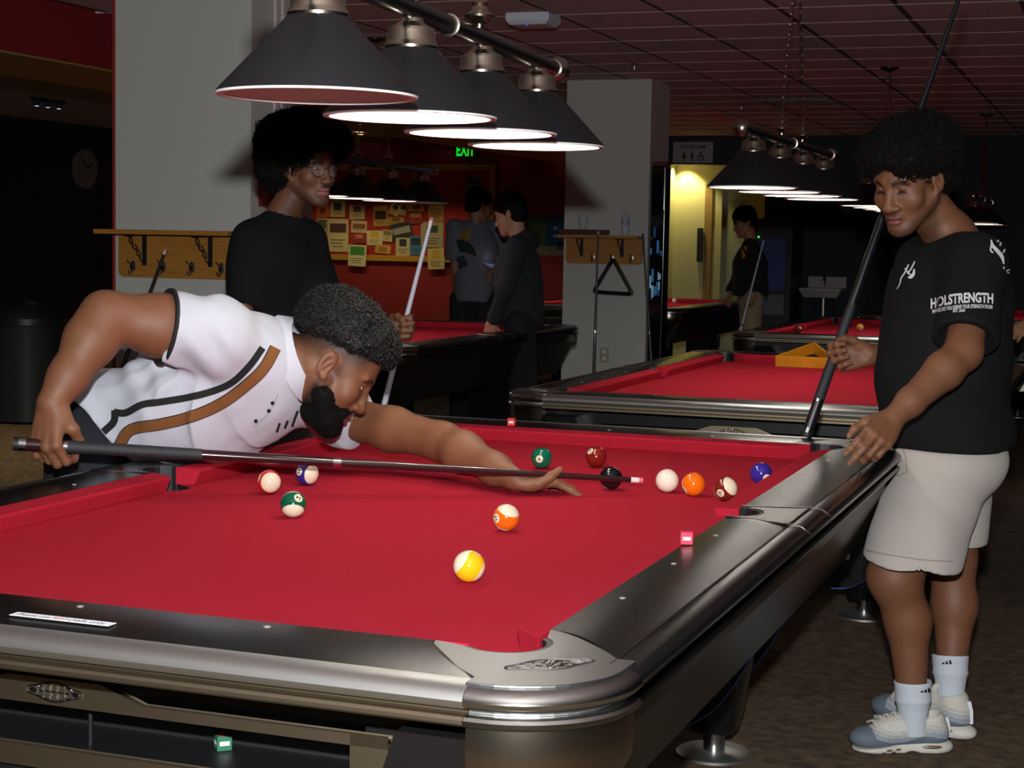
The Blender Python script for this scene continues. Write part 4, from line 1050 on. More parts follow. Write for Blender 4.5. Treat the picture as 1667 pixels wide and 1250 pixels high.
    for pts, wd in (([(1613, 391), (1615, 400), (1622, 408), (1630, 418), (1633, 430)], [2, 5, 6, 6, 2]), ([(1613, 400), (1612, 408), (1616, 412)], 2.5), ([(1622, 393), (1628, 394), (1627, 401)], [3, 4, 2]), ([(1635, 406), (1632, 412)], 2.5), ([(1633, 434), (1633, 438)], 2), ([(1637, 441), (1643, 439), (1642, 444), (1638, 443)], 2.0)):
        n = 4*(len(pts)-1)+1; ww = np.interp(np.linspace(0, 1, n), np.linspace(0, 1, len(wd)), wd) if hasattr(wd, '__len__') else wd
        Vp, Tp = strip_poly(smooth_line(pts, 4), ww); decal('back_print', Vp, Tp, bt, white, tee, 0.0022, 5)
    # --- socks
    sock = mat('white_knit', (196, 202, 210), 0.95, bump=0.5, scale=300, stretch=(1, 1, 0.1))
    for nm, ank, up, y0, xs, d, r in (('near', ankN, A(1478, 1010, 4.70), 1108, (1486, 1489), 4.715, 0.0495), ('far', ankF, A(1554, 985, 4.95), 1066, (1547, 1548), 4.93, 0.0505)):
        top = A(xs[0], y0, d); axis = (top-ank); Lh = np.linalg.norm(axis); Fm = frame(axis/Lh); n = 28
        rings = []
        for t, rr in ((-0.35, 0.78), (0.0, 0.80), (0.25, 0.88), (0.45, 0.96), (0.50, 1.02), (0.56, 1.03), (0.60, 1.0), (0.80, 1.02), (0.86, 1.04), (0.90, 1.03), (0.985, 1.06), (1.0, 1.04), (1.0, 0.93), (0.9, 0.90)):
            rings.append([ank+axis*t+Fm[:, 0]*r*rr*math.cos(a)+Fm[:, 1]*r*rr*math.sin(a) for a in np.linspace(0, 2*math.pi, n+1)[:-1]])
        so = MB().loft(rings, caps=False).build('sock', sock, root, smooth=False); so.data.polygons.foreach_set('use_smooth', [True]*len(so.data.polygons))
        b = bvh_of(so); cx, cy = (1507, 1123) if nm == 'near' else (1542, 1077)
        for k in range(3):      # three slanted bars
            x0 = cx-9+6*k; hh = (3.2, 5.5, 8)[k]; V = [(x0, cy+4), (x0+5.2, cy+4), (x0+5.2-hh*0.35, cy+4-hh), (x0+2.2-hh*0.3, cy+4-hh*0.75)]
            decal('sock_logo', V, [(0, 1, 2), (0, 2, 3)], b, m_black, so, 0.001, 4)
    # --- shoes
    def shoe(toe, heel, label, flip):
        toe = np.array(toe); heel = np.array(heel); y = toe-heel; y[2] = 0; L = np.linalg.norm(y); y /= L; z = np.array([0, 0, 1.0]); x = np.cross(y, z)
        R = np.stack([x, y, z], 1); Wd = lambda v: heel*np.array([1, 1, 0])+R@np.array(v, float)
        sh = thing('shoe', (0, 0, 0)); sh.parent = root; sh.matrix_parent_inverse = root.matrix_world.inverted() if False else Matrix.Identity(4)
        s = L/0.30
        def outline(t, w=1.0):      # half widths left/right along the foot
            y_ = t*L; wl = np.interp(t, [0, 0.05, 0.2, 0.45, 0.7, 0.85, 0.95, 1.0], [0.022, 0.034, 0.037, 0.036, 0.047, 0.044, 0.030, 0.010])*s*w
            return y_, wl
        P3 = lambda x_, y_, z_: Wd((x_*s, y_*s, z_*s))
        mS = Sdf(); mS.el(P3(0, 0.052, 0.016), np.array((0.043, 0.062, 0.026))*s, R, 0.01); mS.el(P3(0, 0.216, 0.016), np.array((0.051, 0.074, 0.026))*s, R, 0.02); mS.rc(P3(0, 0.05, 0.016), P3(0, 0.22, 0.012), 0.036*s, 0.036*s, 0.01)
        mS.plane(P3(0, 0, 0.002), (0, 0, -1), 0.004); mS.plane(P3(0, 0.05, 0.042), R@np.array([0, 0.13, 1.0]), 0.004)
        for yy, rr in ((0.118, 0.022), (0.175, 0.006), (0.205, 0.006)): mS.el(P3(0, yy, 0.0), np.array((0.09, rr, 0.009))*s, R, 0.004, '-')
        V, F = mS.mesh(0.0032); ms = np_mesh('midsole', V, F, mat('shoe_white', (206, 202, 192), 0.6), sh)
        bm_ = bvh_of(ms)
        for side in (1, -1):
            for (t0, t1, zc, rr) in ((0.028, 0.098, 0.022, 0.0058), (0.152, 0.172, 0.015, 0.0040), (0.180, 0.204, 0.015, 0.0042)):
                pts = []
                for yy in np.linspace(t0, t1, 7):
                    o_ = Vector(P3(side*0.12, yy, zc)); hit = bm_.ray_cast(o_, Vector(R@np.array([-side, 0, 0.0])))
                    if hit[0] is not None: pts.append(np.array(hit[0])-R[:, 0]*side*rr*0.55)
                if len(pts) > 3:
                    n_ = len(pts); MB().rods(pts, [rr*(1-abs(2*i/(n_-1)-1)**4*0.8) for i in range(n_)], 8).build('air_window', mat('shoe_window', (112, 96, 70), 0.3), ms, smooth=True)
        U = Sdf(); U.rc(P3(0, 0.048, 0.056), P3(0, 0.19, 0.050), 0.041*s, 0.041*s, 0.02); U.el(P3(0, 0.232, 0.040), np.array((0.049, 0.064, 0.034))*s, R, 0.02); U.rc(P3(0, 0.050, 0.05), P3(0, 0.058, 0.090), 0.042*s, 0.042*s, 0.015)
        U.rc(P3(0, 0.10, 0.092), P3(0, 0.185, 0.068), 0.032*s, 0.030*s, 0.02)
        U.plane(P3(0, 0.05, 0.034), R@np.array([0, -0.07, -1.0]), 0.003)
        U.rc(P3(0, 0.066, 0.108), P3(0, 0.060, 0.22), 0.033*s, 0.050*s, 0.006, '-')
        V, F = U.mesh(0.003); Lq = (V-heel*np.array([1, 1, 0]))@R/s; cols = np.array([lin((98, 107, 118)), lin((146, 153, 162)), lin((168, 171, 174)), lin((188, 185, 178)), lin((200, 195, 186))])
        yy, zz = Lq[:, 1], Lq[:, 2]; wave = zz-0.030-0.010*np.sin(yy*34-1.0)+0.05*np.clip(yy-0.16, 0, 1)*0.4-0.12*np.clip(0.05-yy, 0, 1)
        band = np.digitize(wave, [0.014, 0.026, 0.036, 0.046]); Cc = cols[band]
        edge = np.min(np.abs(wave[:, None]-np.array([0.014, 0.026, 0.036, 0.046])[None]), 1) < 0.0011; Cc = np.where(edge[:, None], Cc*0.72, Cc)
        toe_ = (yy > 0.225+0.35*np.clip(zz-0.035, 0, 1)) | ((zz < 0.050-0.35*np.clip(0.24-yy, 0, 1)) & (yy > 0.17)); Cc[toe_] = cols[0]
        upp = np_mesh('upper', V, F, mat('shoe_upper', (180, 180, 180), 0.75, attr=True, bump=0.15, scale=400), sh, True, Cc)
        tg = Sdf(); tg.el(P3(0, 0.112, 0.112), np.array((0.024, 0.012, 0.030))*s, R@np.array([[1, 0, 0], [0, 0.82, -0.57], [0, 0.57, 0.82]]), 0.01); V, F = tg.mesh(0.004); np_mesh('tongue', V, F, mat('shoe_tongue', (196, 188, 172), 0.8), sh)
        bu = bvh_of(upp)
        lc = MB()
        for k in range(5):
            yv = 0.135+0.021*k
            row = []
            for xx in (-0.026, -0.014, 0.0, 0.014, 0.026):
                hit = bu.ray_cast(Vector(P3(xx, yv, 0.2)), Vector((0, 0, -1)))
                if hit[0] is not None: row.append(np.array(hit[0])+np.array([0, 0, 0.003]))
            if len(row) == 5:
                lc.rods(row, 0.0042, 6); lc.rods([row[0]+R[:, 1]*0.004, row[2]+R[:, 1]*0.011+(0, 0, 0.002), row[4]+R[:, 1]*0.018], 0.0034, 6)
        lc.build('laces', mat('shoe_lace', (208, 202, 190), 0.9), sh, smooth=True)['kind'] = 'stuff'
        MB().rods([P3(0, 0.003, 0.042), P3(0, 0.004, 0.075), P3(0, 0.012, 0.100)], [0.006, 0.005, 0.006], 6).build('heel_tab', mat('shoe_reflect', (230, 232, 238), 0.3), sh, smooth=True)
    shoe(atz(1380, 1222, 0.0), atz(1545, 1222, 0.0), 'near', 1)
    shoe(atz(1418, 1166, 0.0), atz(1582, 1204, 0.0), 'far', -1)
    # everything was laid out in world space: hang it under the root without moving it
    inv = Matrix.Translation(root.location).inverted()
    for ch in root.children: ch.matrix_parent_inverse = inv
    return root, wrF
SHORTS, _wrF = shorts_man()
# ------------------------------------------------------------------ man with round glasses and black tee, holding a white cue
def glasses_man():
    root = thing('person', (-1.30, 1.75, 0), 'person with afro and round glasses in black tee holding a white cue', 'person')
    A = lambda x, y, d: atd(x, y, d)
    D = 5.85
    fwd = CR*math.cos(0.55)-CF*math.sin(0.55); fwd[2] = 0; TB_ = basis(fwd, (0, 0, 1))
    che, bel, pel = A(452, 440, D), A(452, 545, D), A(452, 640, D); nek = A(462, 345, D)
    shR, shL = A(408, 400, D-0.08), A(497, 390, D+0.12)
    elR, wrR = A(398, 520, D-0.14), A(452, 600, D-0.30)
    elL, wrL = A(532, 520, D-0.02), A(628, 541, D-0.24)
    hf = CR*math.sin(math.radians(50))-CF*math.cos(math.radians(50)); hf = hf*math.cos(0.10)-CU*math.sin(0.10)
    HR = basis(hf, (0.02, 0, 1)); hs = 1.02
    HO = A(470, 276, D-0.06)-HR[:, 0]*0.078*hs
    S = Sdf()
    S.el(che, (0.15, 0.10, 0.15), TB_, 0.05); S.el(bel, (0.14, 0.10, 0.15), TB_, 0.05); S.el(pel, (0.15, 0.11, 0.12), TB_, 0.05)
    S.rc(shR, elR, 0.045, 0.040, 0.03); S.rc(elR, wrR, 0.038, 0.026, 0.02)
    S.rc(shL, elL, 0.045, 0.040, 0.03); S.chain([elL, elL+(wrL-elL)*0.4, wrL], [0.038, 0.037, 0.026], 0.02)
    S.rc(nek, HO+HR@np.array([0, -0.02, -0.03]), 0.056, 0.052, 0.03); S.rc(shR*0.4+nek*0.6-(0, 0, 0.02), shL*0.4+nek*0.6-(0, 0, 0.02), 0.05, 0.05, 0.05)
    add_head(S, HO, HR, hs, jaw=0.98, nose=1.08, lid=0.2)
    # hand on the cue: fist seen from its knuckle side
    y = CR*0.85+CU*0.18-CF*0.25; y /= np.linalg.norm(y); z = CF*0.92+CR*0.30; z -= y*(z@y); z /= np.linalg.norm(z); x = np.cross(y, z)
    add_hand(S, wrL, np.stack([x, y, z], 1), 'L', [(62, 85, 55), (66, 88, 55), (70, 88, 55), (74, 85, 55)], [(0.042, 0.045, -0.026), (0.040, 0.070, -0.044), (0.022, 0.084, -0.052)], 0.98, splay=(0.06, 0.0, -0.04, -0.10))
    y = (wrR-elR); y /= np.linalg.norm(y); z = -CR*0.6-CF*0.5; z -= y*(z@y); z /= np.linalg.norm(z)
    add_hand(S, wrR, np.stack([-np.cross(y, z), y, z], 1), 'R', [(20, 25, 15)]*4, [(0.04, 0.05, -0.02), (0.045, 0.075, -0.03), (0.04, 0.095, -0.035)], 0.98)
    for q, px in ((1, 470), (-1, 432)):
        hip = A(px, 660, D+0.06*q); S.rc(hip, hip*(1, 1, 0)+(0, 0, 0.50), 0.085, 0.062, 0.04); S.rc(hip*(1, 1, 0)+(0, 0, 0.50), hip*(1, 1, 0)+(0, 0, 0.10), 0.06, 0.042, 0.03)
    def colf(V):
        c = np.tile(lin((108, 68, 46)), (len(V), 1)); L = head_local(V, HO, HR, hs)
        return face_paint(L, c, None, lips=(158, 92, 86), stubble=0.35, mustache=0.8)
    body_obj('body', S, 0.0042, root, colf); eyes(HO, HR, hs, root, look=(0.05, 1, -0.35))
    H = Sdf(); p = lambda x, y, z: HO+HR@np.array([x, y, z])*hs
    H.el(p(0, -0.030, 0.095), (0.150, 0.150, 0.112), HR, 0.03); H.el(p(0, -0.070, 0.020), (0.135, 0.100, 0.110), HR, 0.03); H.el(p(0, 0.065, 0.108), (0.110, 0.075, 0.062), HR, 0.03)
    H.el(p(0, 0.128, 0.002), (0.094, 0.095, 0.096), HR, 0.012, '-'); H.plane(p(0, -0.03, -0.078), HR@np.array([0, 0.25, -1.0]), 0.02)
    for q in (-1, 1): H.el(p(q*0.1, 0.035, -0.022), (0.055, 0.048, 0.055), HR, 0.012, '-')
    hair_obj('hair', H, 0.007, lambda P: 0.010*vnoise(P, 45, 13)+0.006*vnoise(P, 110, 14), m_hair, root, 4000, 0.011, 0.0012, 17, lift=0.004)
    # glasses
    g = thing('eyeglasses', (0, 0, 0)); g.parent = root
    m_fr = mat('wire_dark', (42, 36, 30), 0.35, metal=0.6)
    for q in (-1, 1):
        cn = np.array([q*0.034, 0.1015, 0.002]); ring = [p(*(cn+np.array([0.0235*math.cos(a), -0.004*abs(math.cos(a))*0-q*0.0*math.cos(a)-0.010*max(0, q*math.cos(a)), 0.0220*math.sin(a)]))) for a in np.linspace(0, 2*math.pi, 29)[:-1]]
        MB().rods(ring, 0.0014, 6, closed=True).build('rim', m_fr, g, smooth=True)
        V = [p(*cn)]+ring; fs = [(0, i+1, (i+1) % 28+1) for i in range(28)]
        mesh_obj('lens', V, fs, mat('lens_glass', (255, 250, 240), 0.05, alpha=0.06, spec=0.8), g)
        MB().rods([p(q*0.0575, 0.0915, 0.010), p(q*0.072, 0.078, 0.012), p(q*0.081, 0.02, 0.013), p(q*0.083, -0.012, 0.010)], 0.0015, 6).build('temple', m_fr, g, smooth=True)
    MB().rods([p(-0.0115, 0.1015, 0.007), p(0, 0.106, 0.0105), p(0.0115, 0.1015, 0.007)], 0.0014, 6).build('bridge', m_fr, g, smooth=True)
    # tee
    T = Sdf(); T.el(che+(0, 0, 0.01), (0.185, 0.125, 0.165), TB_, 0.05); T.el(bel, (0.178, 0.125, 0.18), TB_, 0.06); T.el(pel, (0.18, 0.13, 0.13), TB_, 0.06)
    T.rc(shR, nek-(0, 0, 0.035), 0.062, 0.062, 0.05); T.rc(shL, nek-(0, 0, 0.035), 0.062, 0.062, 0.05)
    T.plane(pel-(0, 0, 0.05), (0, 0, -1), 0.006); T.rc(nek-(0, 0, 0.012), nek+(HO-nek)*0.6, 0.060, 0.075, 0.008, '-')
    T.grp(sleeve(shR, elR, 0.068, 0.074, 0.86, 0.054), 0.05); T.grp(sleeve(shL, elL, 0.068, 0.074, 0.8, 0.054), 0.05)
    V, F = T.mesh(0.007, lambda P: 0.004*np.sin((P@np.array([0.4, 0.3, 1.0]))*30+2.5*vnoise(P, 8, 21))+0.003*vnoise(P, 25, 22), margin=0.012)
    np_mesh('tee_shirt', V, F, mat('black_cotton', (19, 19, 21), 0.9), root)
    G = Sdf(); G.el(pel-(0, 0, 0.04), (0.172, 0.125, 0.13), TB_, 0.05)
    for q, px in ((1, 470), (-1, 432)):
        hip = A(px, 660, D+0.06*q); G.rc(hip, hip*(1, 1, 0)+(0, 0, 0.12), 0.105, 0.085, 0.04)
    G.plane((0, 0, 0.08), (0, 0, -1), 0.006)
    V, F = G.mesh(0.012); np_mesh('trousers', V, F, mat('charcoal_denim', (24, 25, 29), 0.9), root)
    for q, px in ((1, 470), (-1, 432)):
        hip = A(px, 660, D+0.06*q); b = hip*(1, 1, 0); s2 = Sdf().rc(b+TB_[:, 1]*-0.03+(0, 0, 0.05), b+TB_[:, 1]*0.15+(0, 0, 0.035), 0.048, 0.036, 0.02); s2.plane((0, 0, 0.001), (0, 0, -1), 0.003)
        V, F = s2.mesh(0.008); np_mesh('shoe', V, F, m_black, root)
    inv = Matrix.Translation(root.location).inverted()
    for ch in root.children: ch.matrix_parent_inverse = inv
    return root
glasses_man()
# ------------------------------------------------------------------ man in the white polo leaning over the table
CUE_TIP = atz(1046, 782, 0.836); CUE_BUTT = atd(22, 722, 3.80)
def white_man():
    root = thing('person', (-1.25, 0.35, 0), 'person in white polo with brown and black stripes bending to take a shot', 'person')
    A = lambda x, y, d: atd(x, y, d)
    shR, elR, wrR = A(350, 545, 4.06), A(172, 515, 3.93), A(84, 656, 3.835)
    shL, elL, wrL = A(562, 679, 4.48), A(720, 719, 4.28), A(836, 779, 4.055)
    pel, bel, che, nek = A(178, 722, 4.36), A(300, 668, 4.28), A(410, 612, 4.25), A(458, 594, 4.24)
    up = nek-pel; up /= np.linalg.norm(up); rt = shR-shL; rt -= up*(rt@up); rt /= np.linalg.norm(rt); TBs = np.stack([rt, np.cross(up, rt), up], 1)
    th = math.radians(38); h0 = CR*math.cos(0.08)+CF*math.sin(0.08)
    HR = basis(h0*math.cos(th)-CU*math.sin(th), h0*math.sin(th)+CU*math.cos(th)); hs = 1.09
    HO = A(536, 598, 4.13)-HR[:, 0]*0.080*hs
    S = Sdf()
    S.el(pel, (0.16, 0.12, 0.15), TBs, 0.05); S.el(bel, (0.16, 0.12, 0.17), TBs, 0.05); S.el(che, (0.17, 0.11, 0.15), TBs, 0.05)
    S.chain([shR, shR+(elR-shR)*0.5, elR], [0.076, 0.072, 0.056], 0.03); S.chain([elR, elR+(wrR-elR)*0.28, elR+(wrR-elR)*0.7, wrR], [0.055, 0.058, 0.042, 0.034], 0.03)
    S.chain([shL, shL+(elL-shL)*0.5, elL], [0.056, 0.055, 0.047], 0.03); S.chain([elL, elL+(wrL-elL)*0.3, elL+(wrL-elL)*0.75, wrL], [0.046, 0.050, 0.036, 0.028], 0.03)
    S.rc(nek, HO+HR@np.array([0, -0.040, -0.015]), 0.078, 0.064, 0.03); S.rc(che+(nek-che)*0.6-CU*0.02, HO+HR@np.array([0, -0.01, -0.045]), 0.062, 0.056, 0.04)
    S.rc(shR*0.4+nek*0.6, shL*0.4+nek*0.6, 0.06, 0.06, 0.06)
    add_head(S, HO, HR, hs, jaw=1.0, nose=1.15, lid=0.0)
    # bridge hand flat on the cloth
    y = A(926, 786, 4.10)-wrL; y /= np.linalg.norm(y); z = np.array([0, 0, 1.0])+np.array(CF)*0.12; z -= y*(z@y); z /= np.linalg.norm(z); x = np.cross(y, z)
    add_hand(S, wrL+(0, 0, 0.0), np.stack([x, y, z], 1), 'L', [(22, 14, 4), (22, 12, 4), (20, 12, 4), (16, 12, 4)], [(0.040, 0.046, -0.006), (0.050, 0.070, 0.010), (0.050, 0.092, 0.028)], 1.06, splay=(0.22, 0.05, -0.12, -0.30))
    # grip hand hanging around the butt
    y = A(74, 728, 3.81)-wrR; y /= np.linalg.norm(y); z = -CF*0.86-CR*0.40; z -= y*(z@y); z /= np.linalg.norm(z); x = -np.cross(y, z)
    add_hand(S, wrR, np.stack([x, y, z], 1), 'R', [(52, 62, 42), (55, 66, 42), (58, 62, 40), (38, 40, 28)], [(0.040, 0.050, -0.030), (0.036, 0.070, -0.058), (0.020, 0.084, -0.066)], 1.10, splay=(0.10, 0.0, -0.10, -0.34))
    # legs
    for hip, dx in ((A(150, 752, 4.28), -0.16), (A(205, 748, 4.50), -0.02)):
        foot = hip*(1, 1, 0)+np.array(CR)*dx; foot[2] = 0.09; S.rc(hip, (hip+foot)/2, 0.09, 0.062, 0.04); S.rc((hip+foot)/2, foot, 0.06, 0.042, 0.03)
    def colf(V):
        c = np.tile(lin((117, 74, 49)), (len(V), 1)); L = head_local(V, HO, HR, hs)
        c = face_paint(L, c, None, lips=(128, 70, 58), mustache=0.9, stubble=0.85, lash=0.5)
        x_, y_, z_ = np.abs(L[:, 0]), L[:, 1], L[:, 2]; near = (np.abs(L).max(1) < 0.2) & (y_ < 0.125) & (x_ < 0.095)
        cut = 0.010+0.27*(y_+0.13); w1 = near*np.clip((z_-cut+0.045)/0.05, 0, 1)*(z_ < 0.3)*np.clip((0.075-y_)/0.02, 0, 1)*np.clip((x_ < 0.2), 0, 1)
        w1 = w1*((z_ > -0.03))*(1-0.85*((np.hypot(y_+0.006, z_-0.004) < 0.034) & (x_ > 0.066)))
        w2 = 0.55*near*np.clip(1.3-(((y_-0.020)/0.011)**2+((z_+0.005)/0.045)**2), 0, 1)*(x_ > 0.05)
        w = np.clip(np.maximum(w1, w2), 0, 1)[:, None]*0.85
        return c*(1-w)+lin((24, 18, 16))*w
    body_obj('body', S, 0.0034, root, colf)
    eyes(HO, HR, hs, root, look=(0.0, 1, 0.35))
    p = lambda x_, y_, z_: HO+HR@np.array([x_, y_, z_])*hs
    H = Sdf(); H.el(p(0, -0.014, 0.083), (0.095, 0.126, 0.100), HR, 0.02); H.el(p(0, 0.056, 0.102), (0.080, 0.052, 0.050), HR, 0.03); H.el(p(0, -0.075, 0.09), (0.085, 0.07, 0.08), HR, 0.03)
    H.plane(p(0, -0.10, 0.034), HR@np.array([0, 0.22, -1.0]), 0.015); H.el(p(0, 0.128, 0.005), (0.10, 0.085, 0.088), HR, 0.008, '-')
    m_hw = mat('hair_glossy', (17, 15, 14), 0.45, spec=0.35)
    hair_obj('hair', H, 0.005, lambda P: 0.005*vnoise(P, 70, 33)+0.003*vnoise(P, 150, 34), m_hw, root, 6500, 0.0055, 0.0010, 31, lift=0.002)
    Bd = Sdf()
    for q in (-1, 1):
        Bd.rc(p(q*0.058, 0.016, -0.052), p(q*0.030, 0.066, -0.100), 0.016*hs, 0.022*hs, 0.02)
        Bd.rc(p(q*0.048, 0.030, -0.058), p(q*0.036, 0.062, -0.082), 0.024*hs, 0.024*hs, 0.02)
        Bd.rc(p(q*0.010, 0.098, -0.049), p(q*0.030, 0.086, -0.062), 0.0062*hs, 0.0075*hs, 0.01); Bd.rc(p(q*0.032, 0.085, -0.064), p(q*0.026, 0.082, -0.095), 0.009*hs, 0.018*hs, 0.02)
    Bd.el(p(0, 0.082, -0.108), (0.038, 0.028, 0.027), HR, 0.02); Bd.el(p(0, 0.045, -0.108), (0.044, 0.045, 0.026), HR, 0.02)
    Bd.el(p(0, 0.112, -0.0685), (0.028, 0.022, 0.0150), HR, 0.006, '-')
    hair_obj('beard', Bd, 0.004, lambda P: 0.002*vnoise(P, 120, 43), m_hair, root, 2600, 0.0034, 0.0007, 41, lift=0.0)
    # --- polo
    m_polo = mat('white_pique', (196, 198, 208), 0.85, bump=0.2, scale=600, sheen=0.1)
    T = Sdf()
    T.el(che, (0.205, 0.138, 0.17), TBs, 0.06); T.el((che+bel)/2, (0.205, 0.145, 0.16), TBs, 0.06); T.el(bel, (0.200, 0.152, 0.17), TBs, 0.06); T.el(A(200, 700, 4.34), (0.195, 0.150, 0.15), TBs, 0.06)
    T.rc(shR+(nek-shR)*0.1, nek-up*0.03, 0.085, 0.080, 0.05); T.rc(shL, nek-up*0.03, 0.075, 0.075, 0.05)
    T.rc(nek+up*0.035, HO+HR@np.array([0, -0.03, -0.02]), 0.088, 0.080, 0.006, '-')
    T.plane(A(172, 690, 4.28), -CR*0.70-CU*0.70, 0.005)
    sR = Sdf().rc(shR, elR, 0.092, 0.080, 0.02); cR = A(268, 531, 4.0); dR = (elR-shR)/np.linalg.norm(elR-shR); sR.plane(cR, dR, 0.004); sR.el(cR, (0.075, 0.075, 0.02), frame(dR), 0.004, '-')
    T.grp(sR, 0.035)
    dL = (elL-shL)/np.linalg.norm(elL-shL); cL = shL+dL*0.024; sL = Sdf().rc(shL-dL*0.05, elL, 0.074, 0.072, 0.02); sL.plane(cL, dL, 0.004); sL.el(cL, (0.062, 0.062, 0.02), frame(dL), 0.004, '-'); T.grp(sL, 0.04)
    ax = up; ctr = shR
    def tdisp(P):
        a = (P-ctr)@ax; b = (P-ctr)@rt; c = (P-ctr)@TBs[:, 1]
        r = np.sqrt(a*a+c*c+0.004); ang = np.arctan2(c, -a)
        w = np.clip((-a-0.03)/0.12, 0, 1)*np.clip(1.2-r/0.55, 0, 1)*np.clip((r-0.09)/0.12, 0, 1)
        f = 0.0095*np.sin(ang*15+2.6*vnoise(P, 7, 61))*w
        rid = np.exp(-(np.sin(ang*8+0.9+2.2*vnoise(P, 6, 65))/0.38)**2); f -= 0.010*rid*w
        f += 0.006*np.sin(a*75+3*vnoise(P, 8, 62))*np.clip(1-np.abs(b-0.05)/0.12, 0, 1)
        return f+0.0045*vnoise(P, 24, 63)+0.002*vnoise(P, 60, 64)
    V, F = T.mesh(0.0048, tdisp, margin=0.014); polo = np_mesh('polo_shirt', V, F, m_polo, root)
    for c_, d_, r_, nm in ((cR, dR, 0.0935, 'R'), (cL, dL, 0.0790, 'L')):
        t = Sdf().rc(c_-d_*0.006, c_+d_*0.004, r_, r_-0.001, 0.002); t.plane(c_+d_*0.003, d_, 0.002); t.plane(c_-d_*0.006, -d_, 0.002); t.el(c_, (r_-0.014, r_-0.014, 0.05), frame(d_), 0.002, '-')
        V, F = t.mesh(0.003); np_mesh('sleeve_trim', V, F, mat('trim_black', (18, 18, 20), 0.8), polo)
    # collar: a turned-down band round the neck
    ca = up*0.8+CR*0.25; ca /= np.linalg.norm(ca); Fm = frame(ca)
    cc = nek+up*0.058
    rings = []
    for a in np.linspace(0, 2*math.pi, 41)[:-1]:
        rd = Fm[:, 0]*math.cos(a)+Fm[:, 1]*math.sin(a)
        rings.append([cc+rd*0.084+ca*0.000, cc+rd*0.088+ca*0.016, cc+rd*0.094+ca*0.019, cc+rd*0.103+ca*0.004, cc+rd*0.116-ca*0.024, cc+rd*0.112-ca*0.028, cc+rd*0.099-ca*0.006])
    mb = MB(); mb.loft(rings+[rings[0]], caps=False); mb.build('collar', m_polo, polo, smooth=True)
    b = bvh_of(polo); mk = mat('stripe_black', (24, 24, 26), 0.85); mbn = mat('stripe_brown', (120, 74, 32), 0.85)
    blk = smooth_line([(427, 566), (404, 597), (371, 626), (319, 644), (260, 654), (231, 659), (205, 672), (186, 671)]); Vp, Tp = strip_poly(blk, 11.5); decal('stripe', Vp, Tp, b, mk, polo, 0.0016, 8)
    Vp, Tp = strip_poly(smooth_line([(188, 668), (186, 686), (172, 700), (150, 720)]), [12]*19); decal('stripe', Vp, Tp, b, mk, polo, 0.0018, 8)
    brn = smooth_line([(448, 566), (430, 598), (404, 624), (361, 656), (311, 678), (262, 690), (214, 699), (196, 722), (186, 742)])
    Vp, Tp = strip_poly(brn, 19.5); decal('stripe', Vp, Tp, b, mk, polo, 0.0014, 8)
    Vp, Tp = strip_poly(brn, 16.5); decal('stripe', Vp, Tp, b, mbn, polo, 0.0022, 8)
    for seg_ in ([(455, 688), (450, 703)], [(468, 684), (463, 697)], [(484, 668), (475, 694)]):
        Vp, Tp = strip_poly(seg_, 4); decal('chest_stripe', Vp, Tp, b, mk, polo, 0.0016, 6)
    for cx, cy in ((443, 655), (437, 667.5), (416, 684)):
        V = [(cx, cy)]+[(cx+3.3*math.cos(a), cy+3.3*math.sin(a)) for a in np.linspace(0, 2*math.pi, 13)[:-1]]
        decal('button', V, [(0, i+1, (i+1) % 12+1) for i in range(12)], b, mk, polo, 0.0035, 6)
    Vp, Tp = strip_poly(smooth_line([(452, 640), (440, 668), (414, 694)]), 1.2); decal('placket_seam', Vp, Tp, b, mat('seam_grey', (150, 152, 165), 0.9), polo, 0.0012, 8)
    # --- trousers and shoes
    G = Sdf(); G.el(pel-up*0.01, (0.172, 0.132, 0.15), TBs, 0.05)
    feet = []
    for hip, dx in ((A(150, 752, 4.28), -0.16), (A(205, 748, 4.50), -0.02)):
        foot = hip*(1, 1, 0)+np.array(CR)*dx; foot[2] = 0.1; G.rc(hip, foot, 0.112, 0.075, 0.05); feet.append(foot)
    G.plane((0, 0, 0.07), (0, 0, -1), 0.006)
    V, F = G.mesh(0.008, lambda P: 0.004*vnoise(P, 30, 71)); np_mesh('trousers', V, F, mat('navy_twill', (24, 27, 34), 0.9), root)
    for ft in feet:
        d = np.array(CR)*0.9; d[2] = 0; s2 = Sdf().rc(ft*(1, 1, 0)-d*0.04+(0, 0, 0.05), ft*(1, 1, 0)+d*0.17+(0, 0, 0.036), 0.048, 0.036, 0.02); s2.plane((0, 0, 0.001), (0, 0, -1), 0.003)
        V, F = s2.mesh(0.008); np_mesh('shoe', V, F, m_black, root)
    inv = Matrix.Translation(root.location).inverted()
    for ch in root.children: ch.matrix_parent_inverse = inv
    return root
white_man()
